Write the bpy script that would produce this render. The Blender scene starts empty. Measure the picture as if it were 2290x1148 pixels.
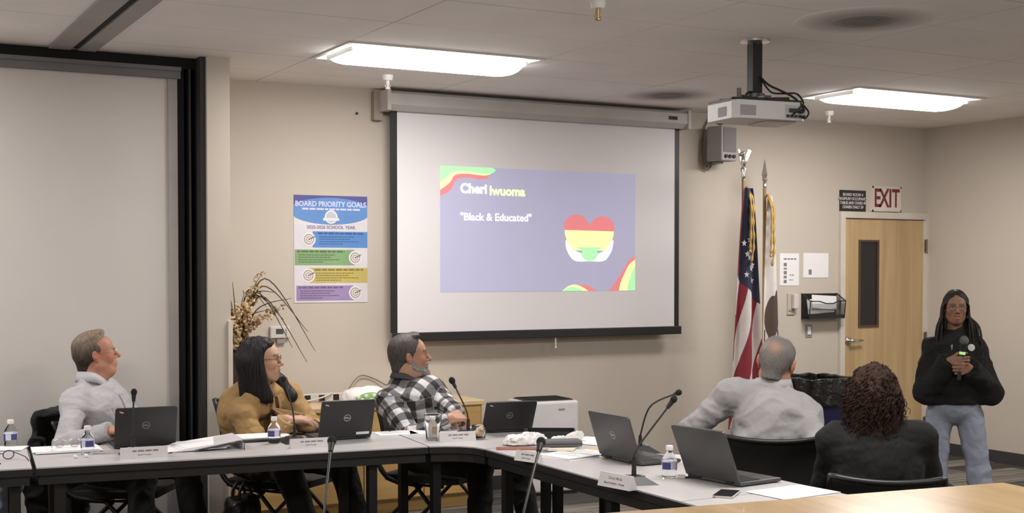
import bpy, bmesh, math, random
import numpy as np
from mathutils import Vector, Matrix, Euler

random.seed(7); RNG = np.random.default_rng(7)
scene = bpy.context.scene
COL = scene.collection
PI = math.pi
R = math.radians

# ------------------------------------------------------------------ camera
F_PX, W_PX, H_PX = 2900.0, 2290, 1148
HORIZON = 605.0
YAW, PITCH, EYE = R(28.4), R(1.5), 1.59
AXIS_Y = HORIZON + F_PX * math.tan(PITCH)
cam_d = bpy.data.cameras.new('camera'); cam = bpy.data.objects.new('camera', cam_d); COL.objects.link(cam)
cam.location = (0, 0, EYE)
cam.rotation_euler = (PI/2 - PITCH, 0, -YAW)
cam_d.sensor_width = 36; cam_d.lens = 36 * F_PX / W_PX
cam_d.shift_y = (AXIS_Y - H_PX/2) / W_PX
cam_d.clip_start = .05
scene.camera = cam
scene.view_settings.view_transform = "Standard"
scene.cycles.use_denoising = True
scene.view_settings.exposure = .20
_M = cam.rotation_euler.to_matrix()
def ray(px, py):
    return _M @ Vector(((px - W_PX/2)/F_PX, -(py - AXIS_Y)/F_PX, -1))
def onZ(px, py, h):
    d = ray(px, py); t = (h - EYE)/d.z; return Vector((d.x*t, d.y*t, h))
def onY(px, py, Y):
    d = ray(px, py); t = Y/d.y; return Vector((d.x*t, Y, EYE + d.z*t))
def onX(px, py, X):
    d = ray(px, py); t = X/d.x; return Vector((X, d.y*t, EYE + d.z*t))
def at(px, py, z):
    d = ray(px, py); d = d/ math.hypot(d.x, d.y); hd = d.x*math.sin(YAW)+d.y*math.cos(YAW)
    t = z/hd; return Vector((d.x*t, d.y*t, EYE + d.z*t))

# ------------------------------------------------------------------ materials
_mats = {}
def M(name, color, rough=.6, metal=0., bump=None, var=None, emit=0., alpha=None, trans=0., ior=1.45, spec=.5, stretch=None, ecol=None, sheen=0., coat=0.):
    if name in _mats: return _mats[name]
    m = bpy.data.materials.new(name); m.use_nodes = True
    nt = m.node_tree; b = nt.nodes['Principled BSDF']
    c = (*color, 1) if len(color) == 3 else color
    b.inputs['Base Color'].default_value = c
    b.inputs['Roughness'].default_value = rough
    b.inputs['Metallic'].default_value = metal
    b.inputs['IOR'].default_value = ior
    b.inputs['Specular IOR Level'].default_value = spec
    if trans: b.inputs['Transmission Weight'].default_value = trans
    if sheen: b.inputs['Sheen Weight'].default_value = sheen
    if coat: b.inputs['Coat Weight'].default_value = coat
    if alpha is not None: b.inputs['Alpha'].default_value = alpha
    if emit:
        b.inputs['Emission Color'].default_value = (*(ecol or color[:3]), 1)
        b.inputs['Emission Strength'].default_value = emit
    tc = nt.nodes.new('ShaderNodeTexCoord'); vec = tc.outputs['Object']
    if stretch:
        mp = nt.nodes.new('ShaderNodeMapping'); mp.inputs['Scale'].default_value = stretch
        nt.links.new(vec, mp.inputs['Vector']); vec = mp.outputs['Vector']
    # every surface keeps a slight procedural tone variation
    sc, amt = var or (6., .06)
    n = nt.nodes.new('ShaderNodeTexNoise'); n.inputs['Scale'].default_value = sc; n.inputs['Detail'].default_value = 4
    nt.links.new(vec, n.inputs['Vector'])
    mr = nt.nodes.new('ShaderNodeMapRange'); mr.inputs['From Min'].default_value = .3; mr.inputs['From Max'].default_value = .7
    mr.inputs['To Min'].default_value = 1-amt; mr.inputs['To Max'].default_value = 1+amt
    nt.links.new(n.outputs['Fac'], mr.inputs['Value'])
    mx = nt.nodes.new('ShaderNodeVectorMath'); mx.operation = 'MULTIPLY'
    mx.inputs[0].default_value = c[:3]
    nt.links.new(mr.outputs['Result'], mx.inputs[1])
    nt.links.new(mx.outputs['Vector'], b.inputs['Base Color'])
    if bump:
        n2 = nt.nodes.new('ShaderNodeTexNoise'); n2.inputs['Scale'].default_value = bump[0]; n2.inputs['Detail'].default_value = 5
        nt.links.new(vec, n2.inputs['Vector'])
        bp = nt.nodes.new('ShaderNodeBump'); bp.inputs['Strength'].default_value = bump[1]; bp.inputs['Distance'].default_value = bump[2] if len(bump) > 2 else .01
        nt.links.new(n2.outputs['Fac'], bp.inputs['Height']); nt.links.new(bp.outputs['Normal'], b.inputs['Normal'])
    _mats[name] = m
    return m

def nodes_of(m):
    nt = m.node_tree; return nt, nt.nodes['Principled BSDF']

# ------------------------------------------------------------------ objects
def tag(o, label=None, cat=None, group=None, kind=None):
    if label: o['label'] = label
    if cat: o['category'] = cat
    if group: o['group'] = group
    if kind: o['kind'] = kind
    return o
def thing(name, label, cat, loc=(0,0,0), rz=0., group=None, rot=None):
    o = bpy.data.objects.new(name, None); COL.objects.link(o)
    o.empty_display_size = .05
    o.location = loc; o.rotation_euler = rot if rot else (0, 0, rz)
    return tag(o, label, cat, group)
def link(name, me, mat, parent=None, label=None):
    o = bpy.data.objects.new(name, me); COL.objects.link(o)
    for m in (mat if isinstance(mat, (list, tuple)) else [mat]): me.materials.append(m)
    if parent: o.parent = parent
    if label: o['label'] = label
    return o
def structure(o):
    o['kind'] = 'structure'; return o

class MB:
    def __init__(s): s.bm = bmesh.new()
    def box(s, c, size, rot=None, mi=0):
        mat = Matrix.Translation(c) @ (rot.to_matrix().to_4x4() if rot else Matrix()) @ Matrix.Diagonal((*size, 1))
        r = bmesh.ops.create_cube(s.bm, size=1, matrix=mat)
        for f in {f for v in r['verts'] for f in v.link_faces}: f.material_index = mi
        return s
    def bx(s, x0, x1, y0, y1, z0, z1, mi=0):
        return s.box(((x0+x1)/2, (y0+y1)/2, (z0+z1)/2), (abs(x1-x0), abs(y1-y0), abs(z1-z0)), mi=mi)
    def cyl(s, p0, p1, r0, r1=None, seg=16, mi=0, caps=True):
        p0, p1 = Vector(p0), Vector(p1); r1 = r0 if r1 is None else r1
        d = p1-p0; q = d.to_track_quat('Z', 'Y').to_matrix().to_4x4()
        r = bmesh.ops.create_cone(s.bm, cap_ends=caps, segments=seg, radius1=max(r0, 1e-5), radius2=max(r1, 1e-5), depth=d.length, matrix=Matrix.Translation((p0+p1)/2) @ q)
        for f in {f for v in r['verts'] for f in v.link_faces}: f.material_index = mi
        return s
    def sph(s, c, r, seg=16, rot=None, mi=0):
        sz = (r, r, r) if not hasattr(r, '__len__') else r
        mat = Matrix.Translation(c) @ (rot.to_matrix().to_4x4() if rot else Matrix()) @ Matrix.Diagonal((*sz, 1))
        q = bmesh.ops.create_uvsphere(s.bm, u_segments=seg, v_segments=max(6, seg//2+2), radius=1, matrix=mat)
        for f in {f for v in q['verts'] for f in v.link_faces}: f.material_index = mi
        return s
    def tube(s, pts, r, seg=8, mi=0, closed=False):
        pts = [Vector(p) for p in pts]; n = len(pts); rings = []
        rr = r if hasattr(r, '__len__') else [r]*n
        t0 = (pts[1]-pts[0]).normalized(); up = Vector((0, 0, 1)) if abs(t0.z) < .9 else Vector((1, 0, 0))
        for i, p in enumerate(pts):
            if closed: t = (pts[(i+1) % n]-pts[i-1]).normalized()
            else: t = (pts[min(i+1, n-1)]-pts[max(i-1, 0)]).normalized()
            a = t.cross(up)
            if a.length < 1e-4: a = t.orthogonal()
            a.normalize(); b = a.cross(t).normalized(); up = b
            rings.append([s.bm.verts.new(p + (a*math.cos(2*PI*k/seg) + b*math.sin(2*PI*k/seg))*rr[i]) for k in range(seg)])
        m = n if closed else n-1
        for i in range(m):
            A, B = rings[i], rings[(i+1) % n]
            for k in range(seg):
                f = s.bm.faces.new((A[k], A[(k+1) % seg], B[(k+1) % seg], B[k])); f.material_index = mi
        if not closed:
            s.bm.faces.new(rings[0][::-1]).material_index = mi; s.bm.faces.new(rings[-1]).material_index = mi
        return s
    def lathe(s, prof, c=(0,0,0), seg=24, mi=0, rot=None):
        c = Vector(c); rings = []
        q = rot.to_matrix() if rot else Matrix.Identity(3)
        for r, z in prof:
            rings.append([s.bm.verts.new(c + q @ Vector((r*math.cos(2*PI*k/seg), r*math.sin(2*PI*k/seg), z))) for k in range(seg)])
        for A, B in zip(rings, rings[1:]):
            for k in range(seg):
                s.bm.faces.new((A[k], A[(k+1) % seg], B[(k+1) % seg], B[k])).material_index = mi
        if prof[0][0] > 1e-4: s.bm.faces.new(rings[0][::-1]).material_index = mi
        if prof[-1][0] > 1e-4: s.bm.faces.new(rings[-1]).material_index = mi
        return s
    def prism(s, poly, z0, z1, mi=0, M4=None):
        M4 = M4 or Matrix()
        a = [s.bm.verts.new(M4 @ Vector((x, y, z0))) for x, y in poly]; b = [s.bm.verts.new(M4 @ Vector((x, y, z1))) for x, y in poly]
        n = len(poly)
        s.bm.faces.new(a[::-1]).material_index = mi; s.bm.faces.new(b).material_index = mi
        for i in range(n): s.bm.faces.new((a[i], a[(i+1) % n], b[(i+1) % n], b[i])).material_index = mi
        return s
    def poly(s, pts, mi=0):
        s.bm.faces.new([s.bm.verts.new(p) for p in pts]).material_index = mi; return s
    def grid(s, fn, nu, nv, mi=None):
        vs = [[s.bm.verts.new(fn(i/nu, j/nv)) for j in range(nv+1)] for i in range(nu+1)]
        for i in range(nu):
            for j in range(nv):
                f = s.bm.faces.new((vs[i][j], vs[i+1][j], vs[i+1][j+1], vs[i][j+1]))
                if mi: f.material_index = mi((i+.5)/nu, (j+.5)/nv)
        return s
    def bevel(s, w, seg=2, ang=.6):
        es = [e for e in s.bm.edges if len(e.link_faces) == 2 and e.calc_face_angle(0) > ang]
        bmesh.ops.bevel(s.bm, geom=es, offset=w, segments=seg, affect='EDGES', profile=.6, clamp_overlap=True)
        return s
    def build(s, name, mat, parent=None, smooth=False, label=None, ang=None):
        bmesh.ops.recalc_face_normals(s.bm, faces=s.bm.faces)
        me = bpy.data.meshes.new(name); s.bm.to_mesh(me); s.bm.free()
        if smooth or ang:
            me.polygons.foreach_set('use_smooth', [True]*len(me.polygons))
            if ang: me.set_sharp_from_angle(angle=R(ang))
        return link(name, me, mat, parent, label)

def text(name, s, size, mat, parent, loc, rot=(PI/2, 0, 0), bold=0., align='CENTER', sx=1., depth=.0004):
    cu = bpy.data.curves.new(name, 'FONT'); cu.body = s; cu.size = size; cu.align_x = align; cu.align_y = 'CENTER'
    cu.offset = bold; cu.extrude = depth; cu.resolution_u = 3
    o = bpy.data.objects.new(name, cu); COL.objects.link(o)
    dg = bpy.context.evaluated_depsgraph_get()
    me = bpy.data.meshes.new_from_object(o.evaluated_get(dg)); me.name = name
    bpy.data.objects.remove(o); bpy.data.curves.remove(cu)
    q = Matrix.Translation(loc) @ Euler(rot).to_matrix().to_4x4() @ Matrix.Diagonal((sx, 1, 1, 1))
    me.transform(q); me.materials.clear()
    return link(name, me, mat, parent)

def copy_tree(o, parent=None):
    c = o.copy(); COL.objects.link(c)
    if parent: c.parent = parent
    for ch in o.children: copy_tree(ch, c)
    return c

# ------------------------------------------------------------------ signed-distance bodies -> one continuous mesh
def NV(v): return np.array(v, float)
def unit(v):
    v = NV(v); return v/(np.linalg.norm(v)+1e-12)
class P_: pass
def cap(a, b, ra, rb=None, k=.02, op='u'):
    a, b = NV(a), NV(b); rb = ra if rb is None else rb
    ab = b-a; L2 = max(ab @ ab, 1e-9)
    p = P_(); p.c = (a+b)/2; p.r = math.sqrt(L2)/2 + max(ra, rb); p.k = k; p.op = op
    def f(X):
        t = np.clip(((X-a) @ ab)/L2, 0, 1)
        return np.linalg.norm(X-a-t[:, None]*ab, axis=1) - (ra+(rb-ra)*t)
    p.f = f; return p
def ell(c, rad, Q=None, k=.02, op='u'):
    c = NV(c); rad = NV(rad); Q = np.eye(3) if Q is None else NV(Q)
    p = P_(); p.c = c; p.r = rad.max(); p.k = k; p.op = op
    def f(X):
        q = ((X-c) @ Q.T)
        k0 = np.linalg.norm(q/rad, axis=1); k1 = np.linalg.norm(q/(rad*rad), axis=1)
        return np.where(k1 < 1e-6, -rad.min(), k0*(k0-1)/np.maximum(k1, 1e-6))
    p.f = f; return p
def rbox(c, half, rad, Q=None, k=.01, op='u'):
    c = NV(c); half = NV(half); Q = np.eye(3) if Q is None else NV(Q)
    p = P_(); p.c = c; p.r = np.linalg.norm(half)+rad; p.k = k; p.op = op
    def f(X):
        q = np.abs((X-c) @ Q.T) - half
        return np.linalg.norm(np.maximum(q, 0), axis=1) + np.minimum(q.max(1), 0) - rad
    p.f = f; return p
def half(c, n, k=.003):                       # keep the side opposite to n
    c, n = NV(c), unit(n); p = P_(); p.c = None; p.op = 'i'; p.k = k
    p.f = lambda X: (X-c) @ n
    return p
def func(f, op='i', k=.004, c=None, r=0):
    p = P_(); p.c = None if c is None else NV(c); p.r = r; p.op = op; p.k = k; p.f = f; return p
def off(p, d, k=None, op=None):
    q = P_(); q.c = p.c; q.r = getattr(p, 'r', 0)+d; q.k = p.k if k is None else k; q.op = op or p.op
    q.f = lambda X, g=p.f: g(X)-d
    return q
def cut(p, c, n):                             # a shape cut square by a plane
    c, n = NV(c), unit(n); q = P_(); q.c, q.r, q.k, q.op = p.c, p.r, p.k, p.op
    q.f = lambda X, g=p.f: np.maximum(g(X), (X-c) @ n)
    return q
_lat = RNG.random((32, 32, 32))*2-1
def noise3(X, fr):
    q = X*fr; i = np.floor(q).astype(int); t = q-i; t = t*t*(3-2*t); o = 0
    for dx in (0, 1):
        for dy in (0, 1):
            for dz in (0, 1):
                w = (t[:, 0] if dx else 1-t[:, 0])*(t[:, 1] if dy else 1-t[:, 1])*(t[:, 2] if dz else 1-t[:, 2])
                o = o + w*_lat[(i[:, 0]+dx) % 32, (i[:, 1]+dy) % 32, (i[:, 2]+dz) % 32]
    return o
def folds(amp, fr, st=(1, 1, 1)):             # cloth folds: added to the field
    p = P_(); p.c = None; p.op = 'd'; p.k = 0; st = NV(st)
    def f(X):
        w = X + .06*np.stack([noise3(X, 5.), noise3(X+7.3, 5.), noise3(X+3.1, 5.)], 1)
        return amp*(np.abs(noise3(w*st, fr))*1.6-.5) + amp*.4*noise3(w*st, fr*2.3)
    p.f = f; return p
def field(prims, X, cent=None, crad=0, nb=0):
    D = np.full(len(X), 1.0)
    for p in prims:
        if p.c is not None and cent is not None:
            m = np.linalg.norm(cent-p.c, axis=1) < p.r + crad + .05 + p.k
            if not m.any(): continue
            idx = np.repeat(m, nb)
            d = p.f(X[idx]); a = D[idx]
        else: idx = slice(None); d = p.f(X); a = D
        k = max(p.k, 1e-5)
        if p.op == 'd': D[idx] = a+d; continue
        if p.op == 'u': h = np.clip(.5+.5*(d-a)/k, 0, 1); D[idx] = d*(1-h)+a*h - k*h*(1-h)
        else:
            if p.op == 's': d = -d
            h = np.clip(.5-.5*(d-a)/k, 0, 1); D[idx] = d*(1-h)+a*h + k*h*(1-h)
    return D
def sdf_mesh(prims, h, pad=.03):
    cs = [p for p in prims if p.c is not None and p.op == 'u']
    lo = np.min([p.c-p.r for p in cs], 0)-pad; hi = np.max([p.c+p.r for p in cs], 0)+pad
    B = 8; nb = np.ceil((hi-lo)/(h*B)).astype(int)
    bi = np.stack(np.meshgrid(*[np.arange(n) for n in nb], indexing='ij'), -1).reshape(-1, 3)
    cent = lo + (bi+.5)*B*h
    brad = B*h*.87
    Dc = field(prims, cent)
    act = np.abs(Dc) < brad*1.25+.03
    n = nb*B; Fd = np.empty(tuple(n), np.float32)
    Fb = Fd.reshape(nb[0], B, nb[1], B, nb[2], B)
    Fb[...] = np.where(Dc.reshape(nb) < 0, -.5, .5)[:, None, :, None, :, None]
    lp = (np.stack(np.meshgrid(*[np.arange(B)]*3, indexing='ij'), -1).reshape(-1, 3)+.5)*h
    ab = bi[act]; ac = cent[act]
    for s in range(0, len(ab), 1500):
        b = ab[s:s+1500]; X = ((lo + b*B*h)[:, None] + lp[None]).reshape(-1, 3)
        D = field(prims, X, ac[s:s+1500], brad, B**3).reshape(-1, B, B, B)
        Fb[b[:, 0], :, b[:, 1], :, b[:, 2], :] = D
    S = Fd < 0
    c8 = [S[i:n[0]-1+i, j:n[1]-1+j, k:n[2]-1+k] for i in (0, 1) for j in (0, 1) for k in (0, 1)]
    al = c8[0].copy(); an = c8[0].copy()
    for q in c8[1:]: al &= q; an |= q
    A = np.argwhere(an & ~al); 
    vid = np.full(tuple(n-1), -1, np.int32); vid[A[:, 0], A[:, 1], A[:, 2]] = np.arange(len(A))
    acc = np.zeros((len(A), 3)); cnt = np.zeros(len(A))
    co = [(i, j, k) for i in (0, 1) for j in (0, 1) for k in (0, 1)]
    val = {c: Fd[A[:, 0]+c[0], A[:, 1]+c[1], A[:, 2]+c[2]].astype(float) for c in co}
    for a in co:
        for ax in range(3):
            if a[ax]: continue
            b = tuple(1 if q == ax else a[q] for q in range(3))
            va, vb = val[a], val[b]; m = (va < 0) != (vb < 0)
            t = np.where(m, va/np.where(m, va-vb, 1), 0)
            p = np.array(a, float)[None].repeat(len(A), 0); p[:, ax] += t
            acc[m] += p[m]; cnt[m] += 1
    Vv = lo + (A + acc/cnt[:, None] + .5)*h
    quads = []
    for ax in range(3):
        u, v = [q for q in range(3) if q != ax]
        sl0 = [slice(1, n[q]-1) for q in range(3)]; sl1 = list(sl0); sl0[ax] = slice(0, n[ax]-1); sl1[ax] = slice(1, n[ax])
        s0, s1 = S[tuple(sl0)], S[tuple(sl1)]
        E = np.argwhere(s0 != s1)
        if not len(E): continue
        flip = s0[E[:, 0], E[:, 1], E[:, 2]]
        E = E + 1; E[:, ax] -= 1
        def g(du, dv):
            q = E.copy(); q[:, u] += du; q[:, v] += dv; return vid[q[:, 0], q[:, 1], q[:, 2]]
        Q = np.stack([g(-1, -1), g(0, -1), g(0, 0), g(-1, 0)], 1)
        if ax == 1: flip = ~flip
        Q[~flip] = Q[~flip][:, ::-1]
        quads.append(Q)
    Q = np.concatenate(quads); Q = Q[(Q >= 0).all(1)]
    return Vv, Q
def np_mesh(name, Vv, Q, mat, parent, origin=(0,0,0), cols=None, uv=None, label=None):
    me = bpy.data.meshes.new(name)
    me.vertices.add(len(Vv)); me.vertices.foreach_set('co', (Vv-NV(origin)).astype(np.float32).ravel())
    me.loops.add(Q.size); me.loops.foreach_set('vertex_index', Q.astype(np.int32).ravel())
    me.polygons.add(len(Q)); me.polygons.foreach_set('loop_start', np.arange(len(Q), dtype=np.int32)*4)
    me.polygons.foreach_set('loop_total', np.full(len(Q), 4, np.int32))
    me.update(); me.validate()
    me.polygons.foreach_set('use_smooth', np.ones(len(me.polygons), bool))
    if cols is not None:
        at_ = me.color_attributes.new('tone', 'FLOAT_COLOR', 'POINT')
        at_.data.foreach_set('color', np.concatenate([cols, np.ones((len(cols), 1))], 1).astype(np.float32).ravel())
    if uv is not None:
        a2 = me.attributes.new('weave', 'FLOAT_VECTOR', 'POINT'); a2.data.foreach_set('vector', uv.astype(np.float32).ravel())
    return link(name, me, mat, parent, label)
# ================================================================== the room
CEIL, YB, XR, YP = 2.83, 8.30, 8.62, 7.58
def ceiling_mat():
    m = M('ceiling_tile', (.86, .82, .80), .95, var=(2.2, .035), bump=(220, .25, .002)); nt, b = nodes_of(m)
    src = b.inputs['Base Color'].links[0].from_socket
    tc = nt.nodes.new('ShaderNodeTexCoord'); sp = nt.nodes.new('ShaderNodeSeparateXYZ'); nt.links.new(tc.outputs['Object'], sp.inputs[0])
    def ln(out, o0, per, wd):
        a = nt.nodes.new('ShaderNodeMath'); a.operation = 'ADD'; a.inputs[1].default_value = 50*per-o0; nt.links.new(out, a.inputs[0])
        d = nt.nodes.new('ShaderNodeMath'); d.operation = 'PINGPONG'; d.inputs[1].default_value = per/2; nt.links.new(a.outputs[0], d.inputs[0])
        l = nt.nodes.new('ShaderNodeMath'); l.operation = 'LESS_THAN'; l.inputs[1].default_value = wd; nt.links.new(d.outputs[0], l.inputs[0]); return l
    l1 = ln(sp.outputs['X'], 2.58, 1.22, .0045); l2 = ln(sp.outputs['Y'], 7.235, .61, .0045)
    mxx = nt.nodes.new('ShaderNodeMath'); mxx.operation = 'MAXIMUM'; nt.links.new(l1.outputs[0], mxx.inputs[0]); nt.links.new(l2.outputs[0], mxx.inputs[1])
    n = nt.nodes.new('ShaderNodeTexNoise'); n.inputs['Scale'].default_value = 1.3; nt.links.new(tc.outputs['Object'], n.inputs['Vector'])
    mr = nt.nodes.new('ShaderNodeMapRange'); mr.inputs['From Min'].default_value = .4; mr.inputs['From Max'].default_value = .62; mr.inputs['To Min'].default_value = .12; mr.inputs['To Max'].default_value = .42
    nt.links.new(n.outputs['Fac'], mr.inputs['Value'])
    mu = nt.nodes.new('ShaderNodeMath'); mu.operation = 'MULTIPLY'; nt.links.new(mxx.outputs[0], mu.inputs[0]); nt.links.new(mr.outputs['Result'], mu.inputs[1])
    mix = nt.nodes.new('ShaderNodeMix'); mix.data_type = 'RGBA'; nt.links.new(mu.outputs[0], mix.inputs['Factor']); nt.links.new(src, mix.inputs['A']); mix.inputs['B'].default_value = (.12, .11, .105, 1)
    nt.links.new(mix.outputs['Result'], b.inputs['Base Color']); return m
def carpet_mat():
    m = M('carpet_tiles', (.1, .1, .1), .95, bump=(400, .5, .004)); nt, b = nodes_of(m)
    tc = nt.nodes.new('ShaderNodeTexCoord')
    mp = nt.nodes.new('ShaderNodeMapping'); mp.inputs['Rotation'].default_value = (0, 0, R(0)); nt.links.new(tc.outputs['Object'], mp.inputs['Vector'])
    br = nt.nodes.new('ShaderNodeTexBrick'); br.inputs['Scale'].default_value = 1.; br.inputs['Brick Width'].default_value = 1.0; br.inputs['Row Height'].default_value = .25
    br.inputs['Mortar Size'].default_value = .003; br.inputs['Color1'].default_value = (.055, .05, .046, 1); br.inputs['Color2'].default_value = (.25, .235, .215, 1); br.inputs['Mortar'].default_value = (.04, .036, .034, 1); br.inputs['Bias'].default_value = -.15
    nt.links.new(mp.outputs[0], br.inputs['Vector'])
    mp2 = nt.nodes.new('ShaderNodeMapping'); mp2.inputs['Scale'].default_value = (1.2, 22, 1); nt.links.new(tc.outputs['Object'], mp2.inputs['Vector'])
    n = nt.nodes.new('ShaderNodeTexNoise'); n.inputs['Scale'].default_value = 1.6; n.inputs['Detail'].default_value = 6; nt.links.new(mp2.outputs[0], n.inputs['Vector'])
    cr = nt.nodes.new('ShaderNodeValToRGB'); cr.color_ramp.elements[0].position = .38; cr.color_ramp.elements[0].color = (.45, .42, .4, 1); cr.color_ramp.elements[1].position = .66; cr.color_ramp.elements[1].color = (1.25, 1.2, 1.1, 1)
    nt.links.new(n.outputs['Fac'], cr.inputs['Fac'])
    mx = nt.nodes.new('ShaderNodeVectorMath'); mx.operation = 'MULTIPLY'; nt.links.new(br.outputs['Color'], mx.inputs[0]); nt.links.new(cr.outputs['Color'], mx.inputs[1])
    nt.links.new(mx.outputs[0], b.inputs['Base Color']); return m
def wood_mat(name, c1, c2, rough=.38, sc=(1.2, 14, 14), coat=.1):
    m = M(name, c1, rough, coat=coat); nt, b = nodes_of(m)
    tc = nt.nodes.new('ShaderNodeTexCoord'); mp = nt.nodes.new('ShaderNodeMapping'); mp.inputs['Scale'].default_value = sc; nt.links.new(tc.outputs['Object'], mp.inputs['Vector'])
    n = nt.nodes.new('ShaderNodeTexNoise'); n.inputs['Scale'].default_value = 1.6; n.inputs['Detail'].default_value = 7; n.inputs['Distortion'].default_value = .6; nt.links.new(mp.outputs[0], n.inputs['Vector'])
    cr = nt.nodes.new('ShaderNodeValToRGB'); cr.color_ramp.elements[0].position = .32; cr.color_ramp.elements[1].position = .68
    cr.color_ramp.elements[0].color = (*c1, 1); cr.color_ramp.elements[1].color = (*c2, 1); nt.links.new(n.outputs['Fac'], cr.inputs['Fac'])
    nt.links.new(cr.outputs['Color'], b.inputs['Base Color']); return m

WALL = M('wall_paint', (.53, .47, .405), .8, var=(.8, .03), bump=(160, .08, .002))
PANEL = M('partition_vinyl', (.60, .565, .535), .75, var=(.7, .03), bump=(260, .1, .002))
CREAM = M('cream_paint', (.62, .56, .49), .5)
DARK = M('dark_seal', (.012, .011, .011), .8)
BRONZE = M('bronze_rail', (.17, .165, .165), .55)
ALU = M('satin_rail', (.33, .31, .295), .5)
BASE_M = M('vinyl_base', (.045, .043, .043), .5)

structure(MB().bx(-3.1, XR+.1, -2.3, YB+.1, -.1, 0).build('floor', carpet_mat()))
structure(MB().bx(-3.1, XR+.1, -2.3, YB+.1, CEIL, CEIL+.1).build('ceiling', ceiling_mat()))
structure(MB().bx(2.03, XR+.1, YB, YB+.1, 0, CEIL).build('wall_back', WALL))
structure(MB().bx(XR, XR+.1, -2.2, YB, 0, CEIL).build('wall_right', WALL))
structure(MB().bx(-3.1, -3., -2.2, YB, 0, CEIL).build('wall_left', WALL))
structure(MB().bx(-3., XR, -2.3, -2.2, 0, CEIL).build('wall_front', WALL))
# pilaster at the end of the folding partition
structure(MB().bx(2.03, 2.165, 7.47, YB, 0, CEIL).build('wall_pilaster', WALL))
structure(MB().bx(2.146, 2.172, 7.455, 7.485, .1, 1.295).bevel(.002).build('trim_1', CREAM))     # corner guard
# folding partition: three tall vinyl panels, header rail, dark pocket
structure(MB().bx(-3., 1.86, YP, YP+.1, .02, 2.70).build('wall_partition', PANEL))
structure(MB().bx(1.83, 1.885, YP-.012, YP+.1, .02, 2.705).bevel(.004).build('trim_2', ALU))
structure(MB().bx(-3., 1.9, YP-.03, YP+.1, 2.70, 2.765).bx(-3., 1.9, YP-.045, YP, 2.742, 2.765).build('trim_3', BRONZE))
structure(MB().bx(-3., 2.03, YP+.02, YB, 2.765, CEIL).build('trim_4', DARK))
structure(MB().bx(1.86, 2.03, YP+.12, YP+.16, 0, CEIL).bx(1.885, 1.93, YP+.02, YP+.12, 0, 2.765).build('trim_5', DARK))
structure(MB().bx(2.0, 2.03, 7.5, YP+.16, 0, CEIL).bx(1.955, 1.965, YP, YP+.12, 0, 2.765).build('trim_6', M('pocket_edge', (.05, .047, .047), .6)))
# ceiling track of a second partition, running away from the wall
structure(MB().bx(1.17, 1.285, -2.2, YP-.045, CEIL-.016, CEIL-.001).bx(1.325, 1.42, -2.2, YP-.045, CEIL-.016, CEIL-.001).build('trim_7', ALU))
structure(MB().bx(1.285, 1.325, -2.2, YP-.045, CEIL-.006, CEIL-.001).build('trim_8', DARK))
structure(MB().bx(2.165, 7.49, YB-.012, YB, 0, .1).build('baseboard_back', BASE_M))
structure(MB().bx(XR-.012, XR, -2.2, YB, 0, .1).build('baseboard_right', BASE_M))

# ---- ceiling lights
WHITE_M = M('white_enamel', (.78, .77, .75), .4)
GLOW = M('glowing_diffuser', (1, 1, 1), .5, emit=15., ecol=(1, .985, .97))
def troffer(x0, y0, label, group):
    t = thing('ceiling_light', label, 'light', (x0+.61, y0+.305, CEIL), 0, group)
    MB().bx(-.605, .605, -.3, .3, -.004, -.001).build('reflector', M('light_reflector', (.85, .84, .82), .4, emit=.9, ecol=(1, .98, .95)), t)
    f = MB()
    for (a, b, c, d) in ((-.61, .61, -.305, -.285), (-.61, .61, .285, .305), (-.61, -.59, -.285, .285), (.59, .61, -.285, .285)): f.bx(a, b, c, d, -.008, -.001)
    f.build('frame', WHITE_M, t)
    d = MB(); n = 12
    def fn(u, v):
        a = PI*v; s = .86 + .14*math.sin(PI*min(1, max(0, (u if u < .5 else 1-u)/.06))/2)
        w = .2*s; return Vector((-.545+1.09*u, w*math.cos(a), -.006-.062*s*math.sin(a)))
    d.grid(fn, 40, n); 
    for u in (0, 1): d.poly([fn(u, v/n) for v in range(n+1)])
    d.build('diffuser', GLOW, t, True, ang=50)
    for s in (-1, 1): MB().bx(s*.552-.006, s*.552+.006, -.19, .19, -.03, -.004).build('end_plate', WHITE_M, t)
    L = bpy.data.lights.new('tube_light', 'AREA'); L.shape = 'RECTANGLE'; L.size = 1.0; L.size_y = .34; L.energy = TROFFER_W; L.color = (1, .955, .9)
    lo = bpy.data.objects.new('tube_light', L); COL.objects.link(lo); lo.parent = t; lo.location = (0, 0, -.075)
    return t
TROFFER_W = 24
i = 0
for (x0, y0, lab) in ((2.58, 6.62, 'white recessed ceiling light with glowing curved diffuser, above the poster and screen edge'),
                      (6.24, 6.62, 'white recessed ceiling light with glowing diffuser, right of the projector near the corner'),
                      (-1.08, 6.62, 'recessed ceiling light beyond the left picture edge above the partition'),
                      (-1.08, 3.35, 'recessed ceiling light outside the view, left of the middle row'),
                      (2.58, 3.35, 'recessed ceiling light outside the view, centre of the middle row'),
                      (6.24, 3.35, 'recessed ceiling light outside the view, right of the middle row'),
                      (-1.08, .3, 'recessed ceiling light behind the camera, left of the rear row'),
                      (2.58, .3, 'recessed ceiling light behind the camera, centre of the rear row'),
                      (6.24, .3, 'recessed ceiling light behind the camera, right of the rear row')):
    troffer(x0, y0, lab, 'recessed ceiling lights')

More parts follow.
